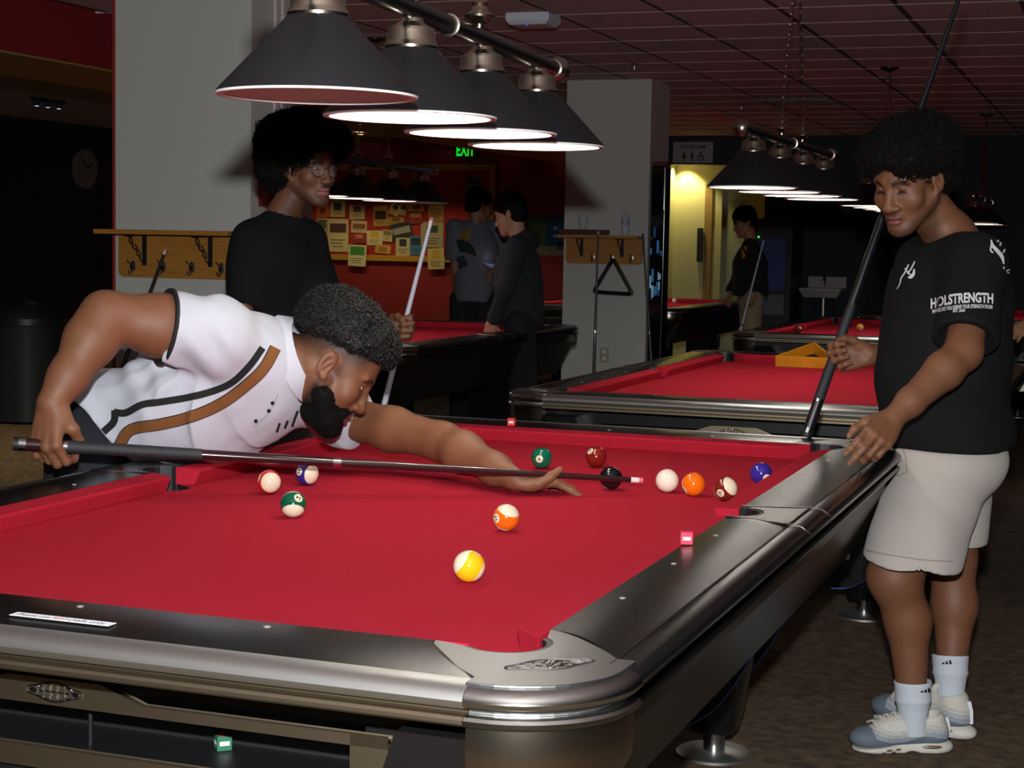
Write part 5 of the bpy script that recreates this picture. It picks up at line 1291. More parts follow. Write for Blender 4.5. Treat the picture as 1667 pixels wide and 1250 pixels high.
# ------------------------------------------------------------------ cues
m_maple = mat('maple', (196, 164, 112), 0.35)
m_maroon = mat('maroon_lacquer', (44, 20, 22), 0.16, coat=0.5)
m_wrap = mat('cue_wrap', (30, 33, 38), 0.6, bump=0.3, scale=700)
m_ferr = mat('ferrule', (226, 206, 200), 0.4)
m_leather = mat('pink_chalk', (206, 104, 108), 0.8)
m_cueblack = mat('cue_black', (20, 22, 25), 0.3, coat=0.4)
m_silver = mat('cue_white', (196, 192, 206), 0.35)
def make_cue(butt, tip, label, shaft, wrapm, buttm, cat='cue', joint=True, rb=0.0152, rt=0.0064):
    butt = np.array(butt); tip = np.array(tip); d = tip-butt; L = np.linalg.norm(d); d /= L; Fm = frame(d)
    o = thing('pool_cue', tuple(butt), label, 'cue', 'pool cues')
    def sec(name, a, b, m, grow=0.0, n=18):
        ra = rb+(rt-rb)*a/L+grow; rr = rb+(rt-rb)*b/L+grow
        return MB().lathe([(ra, a), (rr, b)], n, (0, 0, 0), R=Fm).build(name, m, o, smooth=True)
    sec('bumper', 0.0, 0.012, m_black, 0.0005); sec('butt_ring', 0.012, 0.028, m_chrome, 0.0008); sec('butt_sleeve', 0.028, L*0.075, buttm); sec('silver_ring', L*0.075, L*0.081, m_chrome, 0.0004)
    sec('wrap', L*0.081, L*0.285, wrapm, 0.0006); sec('forearm', L*0.285, L*0.49, buttm if joint else shaft)
    sec('joint_collar', L*0.49, L*0.503, m_chrome if joint else shaft, 0.0003)
    sec('shaft', L*0.503, L-0.030, shaft); sec('ferrule', L-0.030, L-0.010, m_ferr, 0.0002); sec('leather_tip', L-0.010, L, m_leather, 0.0002)
    return o
make_cue(CUE_BUTT, CUE_TIP, 'dark maroon cue aimed at the white ball by the man in white', m_maroon, m_wrap, m_maroon)
b = atz(1313, 711, RT+0.005) if 'RT' in globals() else atz(1313, 711, 0.846)
b = atd(1312, 711, 4.99); tp = atd(1576, -46, 5.06); tp = b+(tp-b)/np.linalg.norm(tp-b)*1.47
make_cue(b, tp, 'black cue held upright by the man in shorts, its butt on the far rail', m_cueblack, m_wrap, m_cueblack, rb=0.0165)
tp = atd(703, 354, 5.60); m_ = atd(620, 680, 5.70); dd = (m_-tp)/np.linalg.norm(m_-tp); b = tp+dd*(tp[2]-0.008)/(-dd[2])
make_cue(b, tp, 'white cue with pink tip held by the man with glasses', m_silver, m_silver, m_silver, joint=True)
# ------------------------------------------------------------------ racks on the columns
m_oak = mat('golden_oak', (166, 112, 44), 0.5, bump=0.1, scale=40, vary=0.18, stretch=(1, 8, 12))
m_iron = mat('wrought_iron', (18, 18, 19), 0.5)
m_steel = mat('hook_steel', (150, 148, 142), 0.3, metal=1.0)
def coat_rack(pxl, pxr, yt, yb, Yf, brackets, hooks, label, over=(0.1, 0.03)):
    """pxl..yb measured on the column face at Yf"""
    a = atY(pxl, yt, Yf); b = atY(pxr, yb, Yf); x0, x1, z1, z0 = a[0], b[0], a[2], b[2]
    o = thing('coat_rack', ((x0+x1)/2, Yf, z1), label, 'coat rack', 'oak coat racks with shelf'); W = x1-x0; H = z1-z0
    R = 0.03; pts = [(-W/2, 0), (-W/2, -H+R)]+[(-W/2+R-R*math.cos(t), -H+R-R*math.sin(t)) for t in np.linspace(0.2, math.pi/2, 5)]+[(W/2-R+R*math.sin(t), -H+R-R*math.cos(t)) for t in np.linspace(0, math.pi/2, 5)]+[(W/2, 0)]
    n = len(pts); mb = MB(); mb.add([(x, -0.022, z) for x, z in pts]+[(x, -0.001, z) for x, z in pts], [tuple(range(n)), tuple(range(n, 2*n))[::-1]]+[(i, (i+1) % n, n+(i+1) % n, n+i) for i in range(n)]); mb.build('back_board', m_oak, o)
    MB().box((over[1]*0, -0.105, 0.011), (W+over[0], 0.208, 0.022)).build('shelf_board', m_oak, o, bevel=0.003)
    for px in brackets:
        x = atY(px, yt, Yf)[0]-(x0+x1)/2; br = thing('bracket', (x, 0, 0)); br.parent = o; h = H*0.72
        MB().box((0, -0.026, -h/2), (0.022, 0.006, h)).build('strap', m_iron, br)
        MB().box((0, -0.10, -0.003), (0.022, 0.16, 0.006)).build('arm', m_iron, br)
        sc = MB()
        for k in range(4):
            t = (k+0.5)/4; c = np.array([0, -0.03-0.125*(1-t), -0.012-h*0.82*t]); 
            d = np.array([0, 0.125, -h*0.82]); d /= np.linalg.norm(d); e = np.array([1.0, 0, 0]) if k % 2 else np.cross(d, [1.0, 0, 0])
            sc.rods([c+d*0.020*math.cos(a)+e*0.011*math.sin(a) for a in np.linspace(0, 2*math.pi, 11)[:-1]], 0.0032, 5, closed=True)
        sc.build('twisted_brace', m_iron, br, smooth=True)
    for px in hooks:
        x = atY(px, yt, Yf)[0]-(x0+x1)/2; hk = thing('hook', (x, -0.022, -H*0.80)); hk.parent = o
        MB().lathe([(0.016, 0), (0.016, 0.003), (0.010, 0.005)], 14, (0, 0, 0.012), axis='y', R=np.diag([1, -1, 1.6])).build('plate', m_steel, hk, smooth=True)
        MB().rods(smooth_line([(0, -0.004, 0.02), (0, -0.03, 0.026), (0, -0.05, 0.040)], 4), 0.004, 7).build('upper_prong', m_steel, hk, smooth=True)
        MB().rods(smooth_line([(0, -0.004, 0.0), (0, -0.018, -0.022), (0, -0.034, -0.022), (0, -0.040, -0.006)], 4), 0.004, 7).build('lower_prong', m_steel, hk, smooth=True)
    return o
coat_rack(197, 402, 381, 456, YL, (240, 347), (221, 270, 317, 365), 'oak shelf with coat hooks on the large near column', (0.03, 0))
coat_rack(923, 1046, 387, 431, YR, (949, 1015), (967, 998, 1030), 'oak shelf with coat hooks on the far column', (0.02, 0))
p = atY(957, 386, YR); MB().box((0, 0, 0.018), (0.36, 0.16, 0.036)).build('tray_box', mat('mahogany', (70, 30, 24), 0.5), None, bevel=0.004, loc=(p[0], YR-0.10, atY(957, 386, YR)[2]+0.020))
tag(bpy.data.objects['tray_box'], 'flat dark red-brown box lying on the far column shelf', 'box')
zsh = atY(957, 386, YR)[2]+0.020
m_clear = mat('clear_plastic', (220, 225, 232), 0.12, alpha=0.35, spec=0.6)
xc = atY(949, 370, YR-0.1)[0]; cup = thing('plastic_cup', (xc, YR-0.10, zsh+0.036), 'clear plastic cup on the box on the far column shelf', 'cup')
MB().lathe_open([(0.0, 0.001), (0.027, 0.002), (0.038, 0.112), (0.040, 0.114), (0.038, 0.116), (0.025, 0.006), (0, 0.005)], 24).build('cup_wall', m_clear, cup, smooth=True)
xb = atY(1018, 365, YR-0.1)[0]; bt_ = thing('water_bottle', (xb, YR-0.10, zsh+0.002), 'clear water bottle standing on the far column shelf', 'bottle')
MB().lathe([(0.028, 0), (0.031, 0.006), (0.031, 0.05), (0.028, 0.06), (0.031, 0.07), (0.031, 0.12), (0.022, 0.15), (0.012, 0.165), (0.012, 0.178)], 20).build('bottle_body', m_clear, bt_, smooth=True)
MB().lathe_open([(0.0315, 0.075), (0.0315, 0.115)], 20).build('wrap_label', mat('bottle_label', (150, 160, 185), 0.5), bt_)
MB().lathe([(0.0135, 0.174), (0.0135, 0.19)], 16).build('cap', m_col, bt_)
# triangle rack hanging on the far column
def triangle(ap, bl, br, r, m, name, label, parent_loc):
    P = [np.array(q, float) for q in (ap, bl, br)]; ctr = sum(P)/3; pts = []
    for i in range(3):
        a, b, c = P[i-1], P[i], P[(i+1) % 3]; u = (a-b)/np.linalg.norm(a-b); v = (c-b)/np.linalg.norm(c-b)
        pts += [b+u*0.05, b+u*0.02+v*0.002, b+(u+v)*0.006, b+v*0.02+u*0.002, b+v*0.05]
    o = MB().rods(pts, r, 8, closed=True).build(name, m, None, smooth=True); return tag(o, label, 'ball rack', 'triangular ball racks')
Yt = YR-0.055
triangle(atY(998, 421, Yt), atY(966, 475, Yt), atY(1030, 479, Yt), 0.016, m_cueblack, 'triangle_rack', 'black triangular ball rack hanging from the far column hook', None)
# wooden rack lying on the second table
A3 = atz(1291, 588, BED+0.002); A3[2] = BED+0.002
yN = 3.96+TL; A3[1] = min(A3[1], yN-0.22); B3 = A3+np.array([0.29, 0.01, 0]); C3 = A3+np.array([0.145, 0.245, 0.062])
rk = thing('wooden_rack', tuple(A3), 'golden wooden triangle rack tipped against the far cushion of the second table', 'ball rack', 'triangular ball racks')
nrm = np.cross(B3-A3, C3-A3); nrm /= np.linalg.norm(nrm); tri = [A3, B3, C3]
for i in range(3):
    a, b = tri[i]-A3, tri[(i+1) % 3]-A3; d = b-a; L = np.linalg.norm(d); d /= L
    MB().box((a+b)/2+nrm*0.028, (L+0.012, 0.013, 0.056), np.stack([d, np.cross(nrm, d), nrm], 1)).build('rack_side', mat('amber_wood', (206, 138, 28), 0.35, vary=0.15, scale=30), rk, bevel=0.002)
# leaning cues
def lean(tip_px, low_px, Yt_, Yb_, label, m):
    t = atY(*tip_px, Yt_); l = atY(*low_px, Yt_-(Yt_-Yb_)*0.5)
    d = (l-t)/np.linalg.norm(l-t); b = t+d*(t[2]-0.006)/(-d[2]); make_cue(b, t, label, m, m_cueblack, m)
lean((270, 405), (246, 471), YL-0.20, YL-0.36, 'dark cue leaning under the near column shelf', m_cueblack)
lean((974, 375), (967, 598), YR-0.22, YR-0.34, 'dark cue leaning on the far column left of the black triangle', m_cueblack)
lean((1046, 373), (1060, 580), YR-0.22, YR-0.36, 'dark cue leaning on the right edge of the far column', m_cueblack)
# outlet
c = atY(984, 578, YR); ou = thing('wall_outlet', (c[0], YR, c[2]), 'wall outlet low on the far column behind the cues', 'outlet')
MB().box((0, -0.003, 0), (0.07, 0.006, 0.115)).build('plate', mat('outlet_plate', (150, 146, 136), 0.5), ou, bevel=0.002)
for s in (1, -1): MB().box((0, -0.007, s*0.026), (0.034, 0.003, 0.03)).build('socket', mat('outlet_socket', (206, 200, 178), 0.5), ou)
# fixtures on the near column's side
for i, yy in enumerate((0.20, 0.27)):
    q = MB().rods([(XL1+0.014, YL+yy, 0.3), (XL1+0.014, YL+yy, CEIL-0.005)], 0.011, 8).build('conduit_pipe', mat('pipe_white', (190, 170, 170), 0.4), None, smooth=True)
    tag(q, ('left', 'right')[i]+' of two pale conduit pipes running up the near column side', 'pipe', 'conduit pipes')
bx_ = thing('alarm_box', (XL1+0.03, YL+0.12, 1.62), 'small red alarm box on the near column side behind the afro', 'alarm box')
MB().box((0, 0, 0), (0.058, 0.10, 0.14)).build('housing', mat('alarm_red', (120, 24, 18), 0.5), bx_, bevel=0.004)
MB().box((0.031, 0, 0.0), (0.006, 0.05, 0.03)).build('pull_bar', m_col, bx_)

# ------------------------------------------------------------------ back wall: bulletin board, posters, exit sign
Yb = BACK
def wall_rect(x0, y0, x1, y1, Y): a = atY(x0, y0, Y); b = atY(x1, y1, Y); return (a[0]+b[0])/2, (a[2]+b[2])/2, b[0]-a[0], a[2]-b[2]
cx, cz, bw, bh = wall_rect(498, 267, 804, 429, Yb-0.03)
bb = thing('bulletin_board', (cx, Yb, cz), 'large red bulletin board with mustard frame on the back wall', 'bulletin board')
MB().box((0, -0.012, 0), (bw, 0.02, bh)).build('felt_panel', mat('board_red', (150, 34, 18), 0.9), bb)
m_must = mat('mustard_frame', (176, 126, 26), 0.55)
for nm, c, d in (('frame_top', (0, -0.025, bh/2-0.035), (bw, 0.03, 0.07)), ('frame_bottom', (0, -0.025, -bh/2+0.035), (bw, 0.03, 0.07)), ('frame_left', (-bw/2+0.035, -0.025, 0), (0.07, 0.03, bh-0.142)), ('frame_right', (bw/2-0.035, -0.025, 0), (0.07, 0.03, bh-0.142))):
    MB().box(c, d).build(nm, m_must, bb, bevel=0.004)
FL = [((150, 365, 245, 490), (190, 160, 100), 0, (40, 44, 50), 'flyer with dark picture band directly under the lamp line'),
      ((135, 500, 265, 715), (196, 176, 116), 0, (70, 44, 30), 'large cream poster with brown photo band at lower left'),
      ((275, 412, 372, 505), (198, 172, 116), 1.5, (90, 60, 40), 'cream flyer with a small brown portrait, upper of two'),
      ((285, 512, 385, 592), (190, 162, 108), -2, (120, 76, 40), 'cream flyer with a brown round picture, lower of two'),
      ((290, 596, 382, 660), (150, 44, 28), 1, (190, 110, 80), 'red flyer with pale lettering above the green-headed notice'),
      ((267, 668, 380, 808), (206, 190, 130), -2, (60, 130, 40), 'notice with green heading hanging below the board frame'),
      ((62, 412, 142, 490), (190, 90, 26), 0, (120, 30, 20), 'orange striped leaflet at the far left of the board'),
      ((62, 494, 132, 640), (176, 150, 96), 0, (80, 80, 60), 'tan leaflet beside the large cream poster'),
      ((386, 576, 486, 672), (204, 184, 120), 1, (200, 160, 30), 'pale sheet with a yellow badge at its centre'),
      ((430, 415, 520, 550), (176, 130, 52), 2, (44, 28, 20), 'tan flyer with a dark diagonal figure'),
      ((534, 405, 598, 478), (190, 160, 100), -22, (50, 40, 34), 'small tilted photo card left of its twin'),
      ((600, 408, 642, 478), (186, 158, 100), -14, (46, 40, 36), 'narrow tilted photo card right of its twin'),
      ((656, 402, 756, 454), (176, 120, 54), 0, (90, 50, 26), 'wide tan card near the lamp line'),
      ((660, 458, 745, 532), (140, 46, 26), 3, (180, 110, 70), 'dark red card below the wide tan card'),
      ((522, 490, 626, 545), (176, 130, 56), 0, (120, 80, 30), 'plain ochre strip in the middle of the board'),
      ((545, 524, 680, 640), (44, 40, 38), 13, (150, 140, 120), 'black tilted poster with pale title'),
      ((574, 622, 664, 740), (180, 164, 110), 0, (40, 40, 40), 'white and black flyer below the black tilted poster'),
      ((664, 612, 742, 735), (60, 112, 130), 0, (30, 50, 60), 'blue flyer with a dark photo'),
      ((440, 668, 540, 726), (186, 140, 50), -4, (150, 100, 30), 'mustard slip above the lower frame'),
      ((488, 572, 550, 648), (196, 172, 112), -5, (120, 110, 60), 'small pale slip left of the black tilted poster'),
      ((736, 520, 880, 688), (150, 136, 94), 0, (44, 60, 40), 'photo poster with green landscape beside the white cue'),
      ((786, 402, 882, 518), (170, 132, 72), 0, (150, 110, 60), 'plain tan sheet above the photo poster'),
      ((780, 690, 885, 828), (190, 164, 98), 3, (186, 150, 50), 'tan sheet curling below the frame at right'),
      ((1020, 230, 1124, 330), (120, 82, 48), 0, (50, 40, 34), 'solitary faded photo sheet in the upper right corner')]
for k, ((a0, b0, a1, b1), col, rot, ink, lab) in enumerate(FL):
    dep_ = Yb-0.045-0.0016*(k % 6) if b1 > 740 else Yb-0.026-0.0016*(k % 7)
    x, z, wd, ht = wall_rect(500+a0/3.97, 230+b0/3.97, 500+a1/3.97, 230+b1/3.97, dep_)
    o = thing('flyer', (x, dep_, z), lab+' on the bulletin board' if len(lab.split()) < 12 else lab, 'flyer', 'flyers pinned on the bulletin board'); o.rotation_euler = (0, math.radians(-rot), 0)
    MB().box((0, 0, 0), (wd, 0.0012, ht)).build('sheet', mat('paper_%d_%d_%d' % col, col, 0.8), o)
    mk = mat('ink_%d_%d_%d' % ink, ink, 0.8); big = ht > 0.3
    MB().box((0, -0.0012, ht*(0.22 if k % 3 else 0.05)), (wd*(0.8 if k % 2 else 0.5), 0.0008, ht*(0.28 if big else 0.4))).build('picture_print', mk, o)
    for j in range(3):
        MB().box((-wd*0.08*(j % 2), -0.0012, -ht*(0.14+0.1*j)), (wd*(0.7-0.1*j), 0.0008, ht*0.025)).build('text_line', mat('ink_text', (60, 48, 36), 0.8), o)
    MB().sphere((0, -0.004, ht*0.46), 0.005, 8, 6).build('push_pin', mat('pin_red', (170, 40, 30), 0.4), o)
def poster(rect, Y, cols, label, name='poster'):
    x, z, wd, ht = wall_rect(*rect, Y); o = thing(name, (x, Y, z), label, 'poster', 'posters on the back wall')
    MB().box((0, 0.0, 0), (wd, 0.004, ht)).build('sheet', mat('paper_%d_%d_%d' % cols[0], cols[0], 0.7), o)
    for k, c in enumerate(cols[1:]):
        fx, fz, fw, fh, cc = c; MB().box((fx*wd, -0.003-0.0008*k, fz*ht), (fw*wd, 0.0012, fh*ht)).build('colour_field', mat('field_%d_%d_%d' % cc, cc, 0.7), o)
poster((722, 352, 790, 394), Yb-0.004, [(96, 92, 44), (-0.2, 0.1, 0.5, 0.6, (74, 84, 34)), (0.25, -0.1, 0.3, 0.5, (120, 106, 60))], 'olive green map poster behind the person in grey')
poster((858, 352, 919, 416), Yb-0.004, [(120, 116, 84), (-0.25, 0.12, 0.5, 0.76, (66, 84, 36)), (0.25, 0.12, 0.5, 0.76, (16, 58, 96)), (0.25, 0.2, 0.1, 0.08, (120, 150, 180)), (0.25, 0.0, 0.1, 0.08, (120, 150, 180))], 'green and blue poster right of the person in the dark hoodie')
# exit sign
x, z, wd, ht = wall_rect(739, 230, 777, 258, Yb-0.06); ex = thing('exit_sign', (x, Yb-0.03, z), 'illuminated green EXIT sign above the bulletin board', 'sign')
MB().box((0, 0, 0), (wd, 0.055, ht)).build('housing', mat('sign_housing', (92, 70, 44), 0.5), ex, bevel=0.004)
V, T = text_mesh('EXIT', 1.0, 0.03); V = (V-(V.min(0)+V.max(0))/2)/(V.max(0)-V.min(0))*np.array([wd*0.78, ht*0.72])
mesh_obj('lettering', [(a, -0.029, b) for a, b in V], T, mat('exit_green', (10, 150, 40), 0.5, emit=(10, 235, 50), estr=0.75), ex)
# emergency light box
x, z, wd, ht = wall_rect(584, 207, 642, 229, Yb-0.05); em = thing('emergency_light', (x, Yb-0.04, z), 'beige emergency light box with green indicator high on the back wall', 'emergency light')
MB().box((0, 0, 0), (wd, 0.08, ht)).build('housing', mat('beige_plastic', (150, 122, 70), 0.5), em, bevel=0.006)
for s in (1, -1): MB().lathe([(0.05, 0), (0.06, 0.03), (0.045, 0.06)], 16, (s*wd*0.33, -0.04, ht*0.7), axis='y', R=np.diag([1, -1, 1])).build('lamp_head', mat('beige_plastic', (150, 122, 70), 0.5), em, smooth=True)
MB().sphere((wd*0.12, -0.043, -0.02), 0.008, 8, 6).build('indicator', mat('led_green', (40, 220, 60), 0.4, emit=(40, 255, 60), estr=1.5), em)
# recessed ceiling downlights washing the board
for k, px in enumerate((545, 640, 735)):
    X = atY(px, 300, Yb)[0]; o = thing('recessed_downlight', (X, Yb-0.95, CEIL-0.006), ('left', 'middle', 'right')[k]+' recessed ceiling downlight in front of the bulletin board', 'downlight', 'recessed downlights')
    MB().lathe_open([(0.05, 0.004), (0.062, -0.006), (0.075, 0.0)], 20).build('trim_ring', m_bar, o)
    MB().lathe([(0.05, -0.001), (0.05, 0.002)], 16).build('lens', mat('downlight_lens', (255, 240, 200), 0.4, emit=(255, 235, 190), estr=6), o)
    l = bpy.data.lights.new('washer', 'SPOT'); l.energy = 30; l.color = (1, 0.83, 0.52); l.spot_size = math.radians(104); l.spot_blend = 0.35; l.shadow_soft_size = 0.05
    lo = bpy.data.objects.new('washer', l); COL.objects.link(lo); lo.parent = o; lo.location = (0, 0, -0.02)
# restroom sign on the header
x, z, wd, ht = wall_rect(1096, 231, 1160, 265, BACK-0.05); rs = thing('restroom_sign', (x, BACK-0.045, z), 'grey RESTROOM sign with pictograms above the lit passage', 'sign')
MB().box((0, 0.006, 0), (wd, 0.02, ht)).build('panel', mat('sign_grey', (150, 150, 152), 0.6), rs)
V, T = text_mesh('RESTROOM', 1.0, 0.02); V = (V-(V.min(0)+V.max(0))/2)/(V.max(0)-V.min(0))*np.array([wd*0.62, ht*0.18])
mesh_obj('lettering', [(a, -0.006, b+ht*0.26) for a, b in V], T, mat('sign_ink', (26, 26, 30), 0.6), rs)
def pict(x0, s, kind):
    mb = MB(); mb.lathe([(0.10*s, -0.001), (0.10*s, 0.001)], 12, (x0, -0.006, 0.30*s-ht*0.16), axis='y')
    if kind == 'wheelchair':
        mb.rods([(x0+0.24*s*math.cos(a), -0.006, -0.22*s-ht*0.16+0.24*s*math.sin(a)) for a in np.linspace(0, 2*math.pi, 15)[:-1]], 0.035*s, 4, closed=True)
        mb.rods([(x0, -0.006, 0.18*s-ht*0.16), (x0, -0.006, -0.1*s-ht*0.16), (x0+0.25*s, -0.006, -0.12*s-ht*0.16), (x0+0.36*s, -0.006, -0.42*s-ht*0.16)], 0.045*s, 4)
    else:
        w_ = 0.13*s if kind == 'man' else 0.22*s
        mb.add([(x0-0.1*s, -0.007, 0.17*s-ht*0.16), (x0+0.1*s, -0.007, 0.17*s-ht*0.16), (x0+w_, -0.007, -0.2*s-ht*0.16), (x0-w_, -0.007, -0.2*s-ht*0.16)], [(0, 1, 2, 3)])
        for q in (-1, 1): mb.box((x0+q*0.06*s, -0.007, -0.35*s-ht*0.16), (0.07*s, 0.002, 0.32*s))
    mb.build('pictogram', mat('sign_ink', (26, 26, 30), 0.6), rs)
pict(-wd*0.22, ht*0.52, 'woman'); pict(-wd*0.02, ht*0.52, 'man'); pict(wd*0.2, ht*0.52, 'wheelchair')

# ------------------------------------------------------------------ machines, fountain, bin, ceiling fittings
m_gloss = mat('gloss_black', (9, 10, 12), 0.12, coat=0.6)
vm = thing('vending_cabinet', (XR1+0.065, YR+0.10, 0), 'tall glossy black vending cabinet with blue reflections made as glowing patches beside the far column', 'vending machine')
MB().box((0, 0.0, 1.0), (0.11, 0.16, 2.0)).build('cabinet', m_gloss, vm, bevel=0.01)
MB().box((0, -0.082, 1.25), (0.10, 0.006, 0.85)).build('window', mat('vm_window', (14, 20, 26), 0.08), vm)
r_ = random.Random(5)
for k in range(14):  # blue reflections on the cabinet made as faintly glowing patches
    MB().box((-0.042+0.084*r_.random(), -0.087, 1.02+0.42*r_.random()*(0.4 if k % 2 else 1.2)), (0.008+0.012*r_.random(), 0.004, 0.03+0.07*r_.random())).build('reflection_patch', mat('reflection_blue_%d' % (k % 3), ((60, 120, 160), (130, 170, 190), (40, 80, 120))[k % 3], 0.5, emit=((40, 110, 170), (150, 190, 220), (30, 70, 120))[k % 3], estr=0.22), vm)
MB().box((0, 0.0, 2.02), (0.10, 0.15, 0.035)).build('top_cap', mat('cap_red', (70, 24, 22), 0.6), vm)
Yk = BACK-0.42; xk = atY(1257, 430, Yk-0.35)[0]
kv = thing('drinks_machine', (xk, Yk, 0), 'dark drinks machine with a dim blue front behind the player in khaki trousers', 'vending machine')
MB().box((0, 0, 0.86), (0.42, 0.68, 1.72)).build('cabinet', m_black, kv, bevel=0.01)
MB().box((-0.03, -0.342, 1.22), (0.34, 0.008, 0.56)).build('blue_front', mat('machine_blue', (16, 34, 66), 0.3, emit=(10, 30, 70), estr=0.12), kv)
MB().box((-0.03, -0.342, 0.78), (0.34, 0.008, 0.22)).build('pale_panel', mat('machine_grey', (70, 76, 86), 0.5), kv)
MB().sphere((-0.16, -0.347, 1.52), 0.012, 8, 6).build('indicator', mat('led_green', (40, 220, 60), 0.4, emit=(40, 255, 60), estr=1.5), kv)
MB().box((-0.17, -0.345, 0.40), (0.014, 0.006, 0.42)).build('edge_strip', mat('strip_blue', (60, 100, 150), 0.4, emit=(60, 120, 180), estr=0.12), kv)
xf = atY(1342, 470, BACK-0.1)[0]; zf = atY(1338, 468, BACK-0.1)[2]; wb = 70/F_PX*18.2
df = thing('drinking_fountain', (xf, BACK, 0), 'white wall sink with exposed pipes on the dark back wall', 'sink')
m_por = mat('porcelain', (176, 172, 170), 0.25)
MB().box((0.02, -0.03, zf+0.06), (wb*0.93, 0.06, 0.13)).build('splash_back', m_por, df, bevel=0.012)
bs_ = MB(); bs_.loft([[(sx*wb*0.5*s, -0.20-sy*0.2*s+0.0, z_) for sx, sy in ((-1, -1), (1, -1), (1, 1), (-1, 1))] for s, z_ in ((0.8, zf-0.11), (1.0, zf-0.03), (1.0, zf))]); bs_.build('basin', m_por, df, bevel=0.012)
MB().rods(smooth_line([(0.0, -0.05, zf+0.02), (0, -0.07, zf+0.12), (0, -0.14, zf+0.12), (0, -0.16, zf+0.08)], 4), 0.012, 8).build('spout', m_steel, df, smooth=True)
MB().rods([(0.0, -0.16, zf-0.11), (0.0, -0.16, zf-0.30), (0.0, -0.02, zf-0.34)], 0.03, 10).build('trap_pipe', m_steel, df, smooth=True)
for s in (-1, 1): MB().rods([(s*0.1, -0.1, zf-0.11), (s*0.12, -0.04, zf-0.34)], 0.012, 8).build('supply_pipe', m_steel, df, smooth=True)
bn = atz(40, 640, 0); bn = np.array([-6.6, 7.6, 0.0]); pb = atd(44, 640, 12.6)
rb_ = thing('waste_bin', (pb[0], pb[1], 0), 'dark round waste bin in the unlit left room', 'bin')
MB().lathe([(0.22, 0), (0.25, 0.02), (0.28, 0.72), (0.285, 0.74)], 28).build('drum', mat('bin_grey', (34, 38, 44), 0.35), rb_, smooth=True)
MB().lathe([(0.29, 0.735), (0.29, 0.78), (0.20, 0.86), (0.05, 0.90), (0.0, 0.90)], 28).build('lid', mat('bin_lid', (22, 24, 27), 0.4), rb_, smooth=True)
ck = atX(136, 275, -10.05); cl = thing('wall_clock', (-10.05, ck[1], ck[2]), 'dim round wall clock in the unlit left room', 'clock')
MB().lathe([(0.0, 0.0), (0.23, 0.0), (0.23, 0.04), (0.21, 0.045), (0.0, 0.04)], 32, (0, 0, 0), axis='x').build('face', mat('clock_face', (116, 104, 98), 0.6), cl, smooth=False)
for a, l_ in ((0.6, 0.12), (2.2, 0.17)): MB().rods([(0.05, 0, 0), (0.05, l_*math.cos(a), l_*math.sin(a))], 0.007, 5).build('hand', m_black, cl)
tl = atz(78, 172, CEIL-0.06); tr = thing('track_light', (tl[0], tl[1], CEIL), 'three tiny lit spots on a ceiling track in the left room', 'track light')
MB().box((0, 0, -0.012), (0.05, 0.5, 0.024)).build('track', m_black, tr)
for k in (-1, 0, 1):
    MB().lathe([(0.02, -0.075), (0.026, -0.06), (0.022, -0.02), (0.01, -0.02)], 12, (0, 0.17*k, 0)).build('spot_can', m_black, tr, smooth=True)
    MB().lathe([(0.019, -0.077), (0.019, -0.0755)], 12, (0, 0.17*k, 0)).build('spot_lens', mat('spot_lens', (200, 220, 255), 0.4, emit=(190, 210, 255), estr=2.0), tr)
tw_ = bpy.data.lights.new('track_glow', 'SPOT'); tw_.energy = 40; tw_.color = (1, 0.82, 0.5); tw_.spot_size = math.radians(130); tw_.spot_blend = 0.6; tw_.shadow_soft_size = 0.05
to_ = bpy.data.objects.new('track_glow', tw_); COL.objects.link(to_); to_.parent = tr; to_.location = (0, 0, -0.09)
sd_ = thing('added_downlight', (-5.5, 5.4, CEIL+0.015), 'unseen downlight added behind the soffit to light the left room floor', 'downlight', 'recessed downlights')  # unseen fixture, added to brighten the carpet of the left room
MB().lathe_open([(0.05, 0.004), (0.062, -0.006), (0.075, 0.0)], 20).build('trim_ring', m_bar, sd_); MB().lathe([(0.05, -0.001), (0.05, 0.002)], 16).build('lens', mat('downlight_lens', (255, 240, 200), 0.4), sd_)  # ring and lens of the added, unseen downlight
l = bpy.data.lights.new('added_fill_lamp', 'SPOT'); l.energy = 150; l.color = (1, 0.84, 0.5); l.spot_size = math.radians(95); l.spot_blend = 0.7; l.shadow_soft_size = 0.05; lo = bpy.data.objects.new('added_fill_lamp', l); COL.objects.link(lo); lo.parent = sd_; lo.location = (0, 0, -0.02)
ap = atz(868, 38, CEIL-0.05); ac = thing('access_point', (ap[0], ap[1], CEIL), 'pale ceiling wireless box with a blue light', 'access point')
MB().loft([[(sx*w_, sy*w_*0.85, z_) for sx, sy in ((-1, -1), (1, -1), (1, 1), (-1, 1))] for w_, z_ in ((0.125, -0.001), (0.125, -0.045), (0.105, -0.068))]).build('shell', mat('ap_grey', (196, 200, 208), 0.5), ac, bevel=0.008)
MB().sphere((-0.01, -0.075, -0.066), 0.006, 8, 6).build('indicator', mat('led_blue', (40, 60, 255), 0.4, emit=(40, 60, 255), estr=3), ac)
for k, (px, py) in enumerate(((846, 44), (1033, 110), (1207, 175))):
    q = atz(px, py, CEIL-0.03); sp_ = thing('sprinkler', (q[0], q[1], CEIL-0.004), 'ceiling sprinkler head, '+('nearest, by the wireless box', 'middle, left of the far column top', 'farthest, left of the hanging chains')[k], 'sprinkler', 'ceiling sprinklers')
    MB().lathe([(0.035, 0), (0.03, -0.008), (0.01, -0.012), (0.008, -0.035)], 14).build('rosette', m_steel, sp_, smooth=True); MB().lathe([(0.018, -0.036), (0.018, -0.039)], 12).build('deflector', m_steel, sp_)
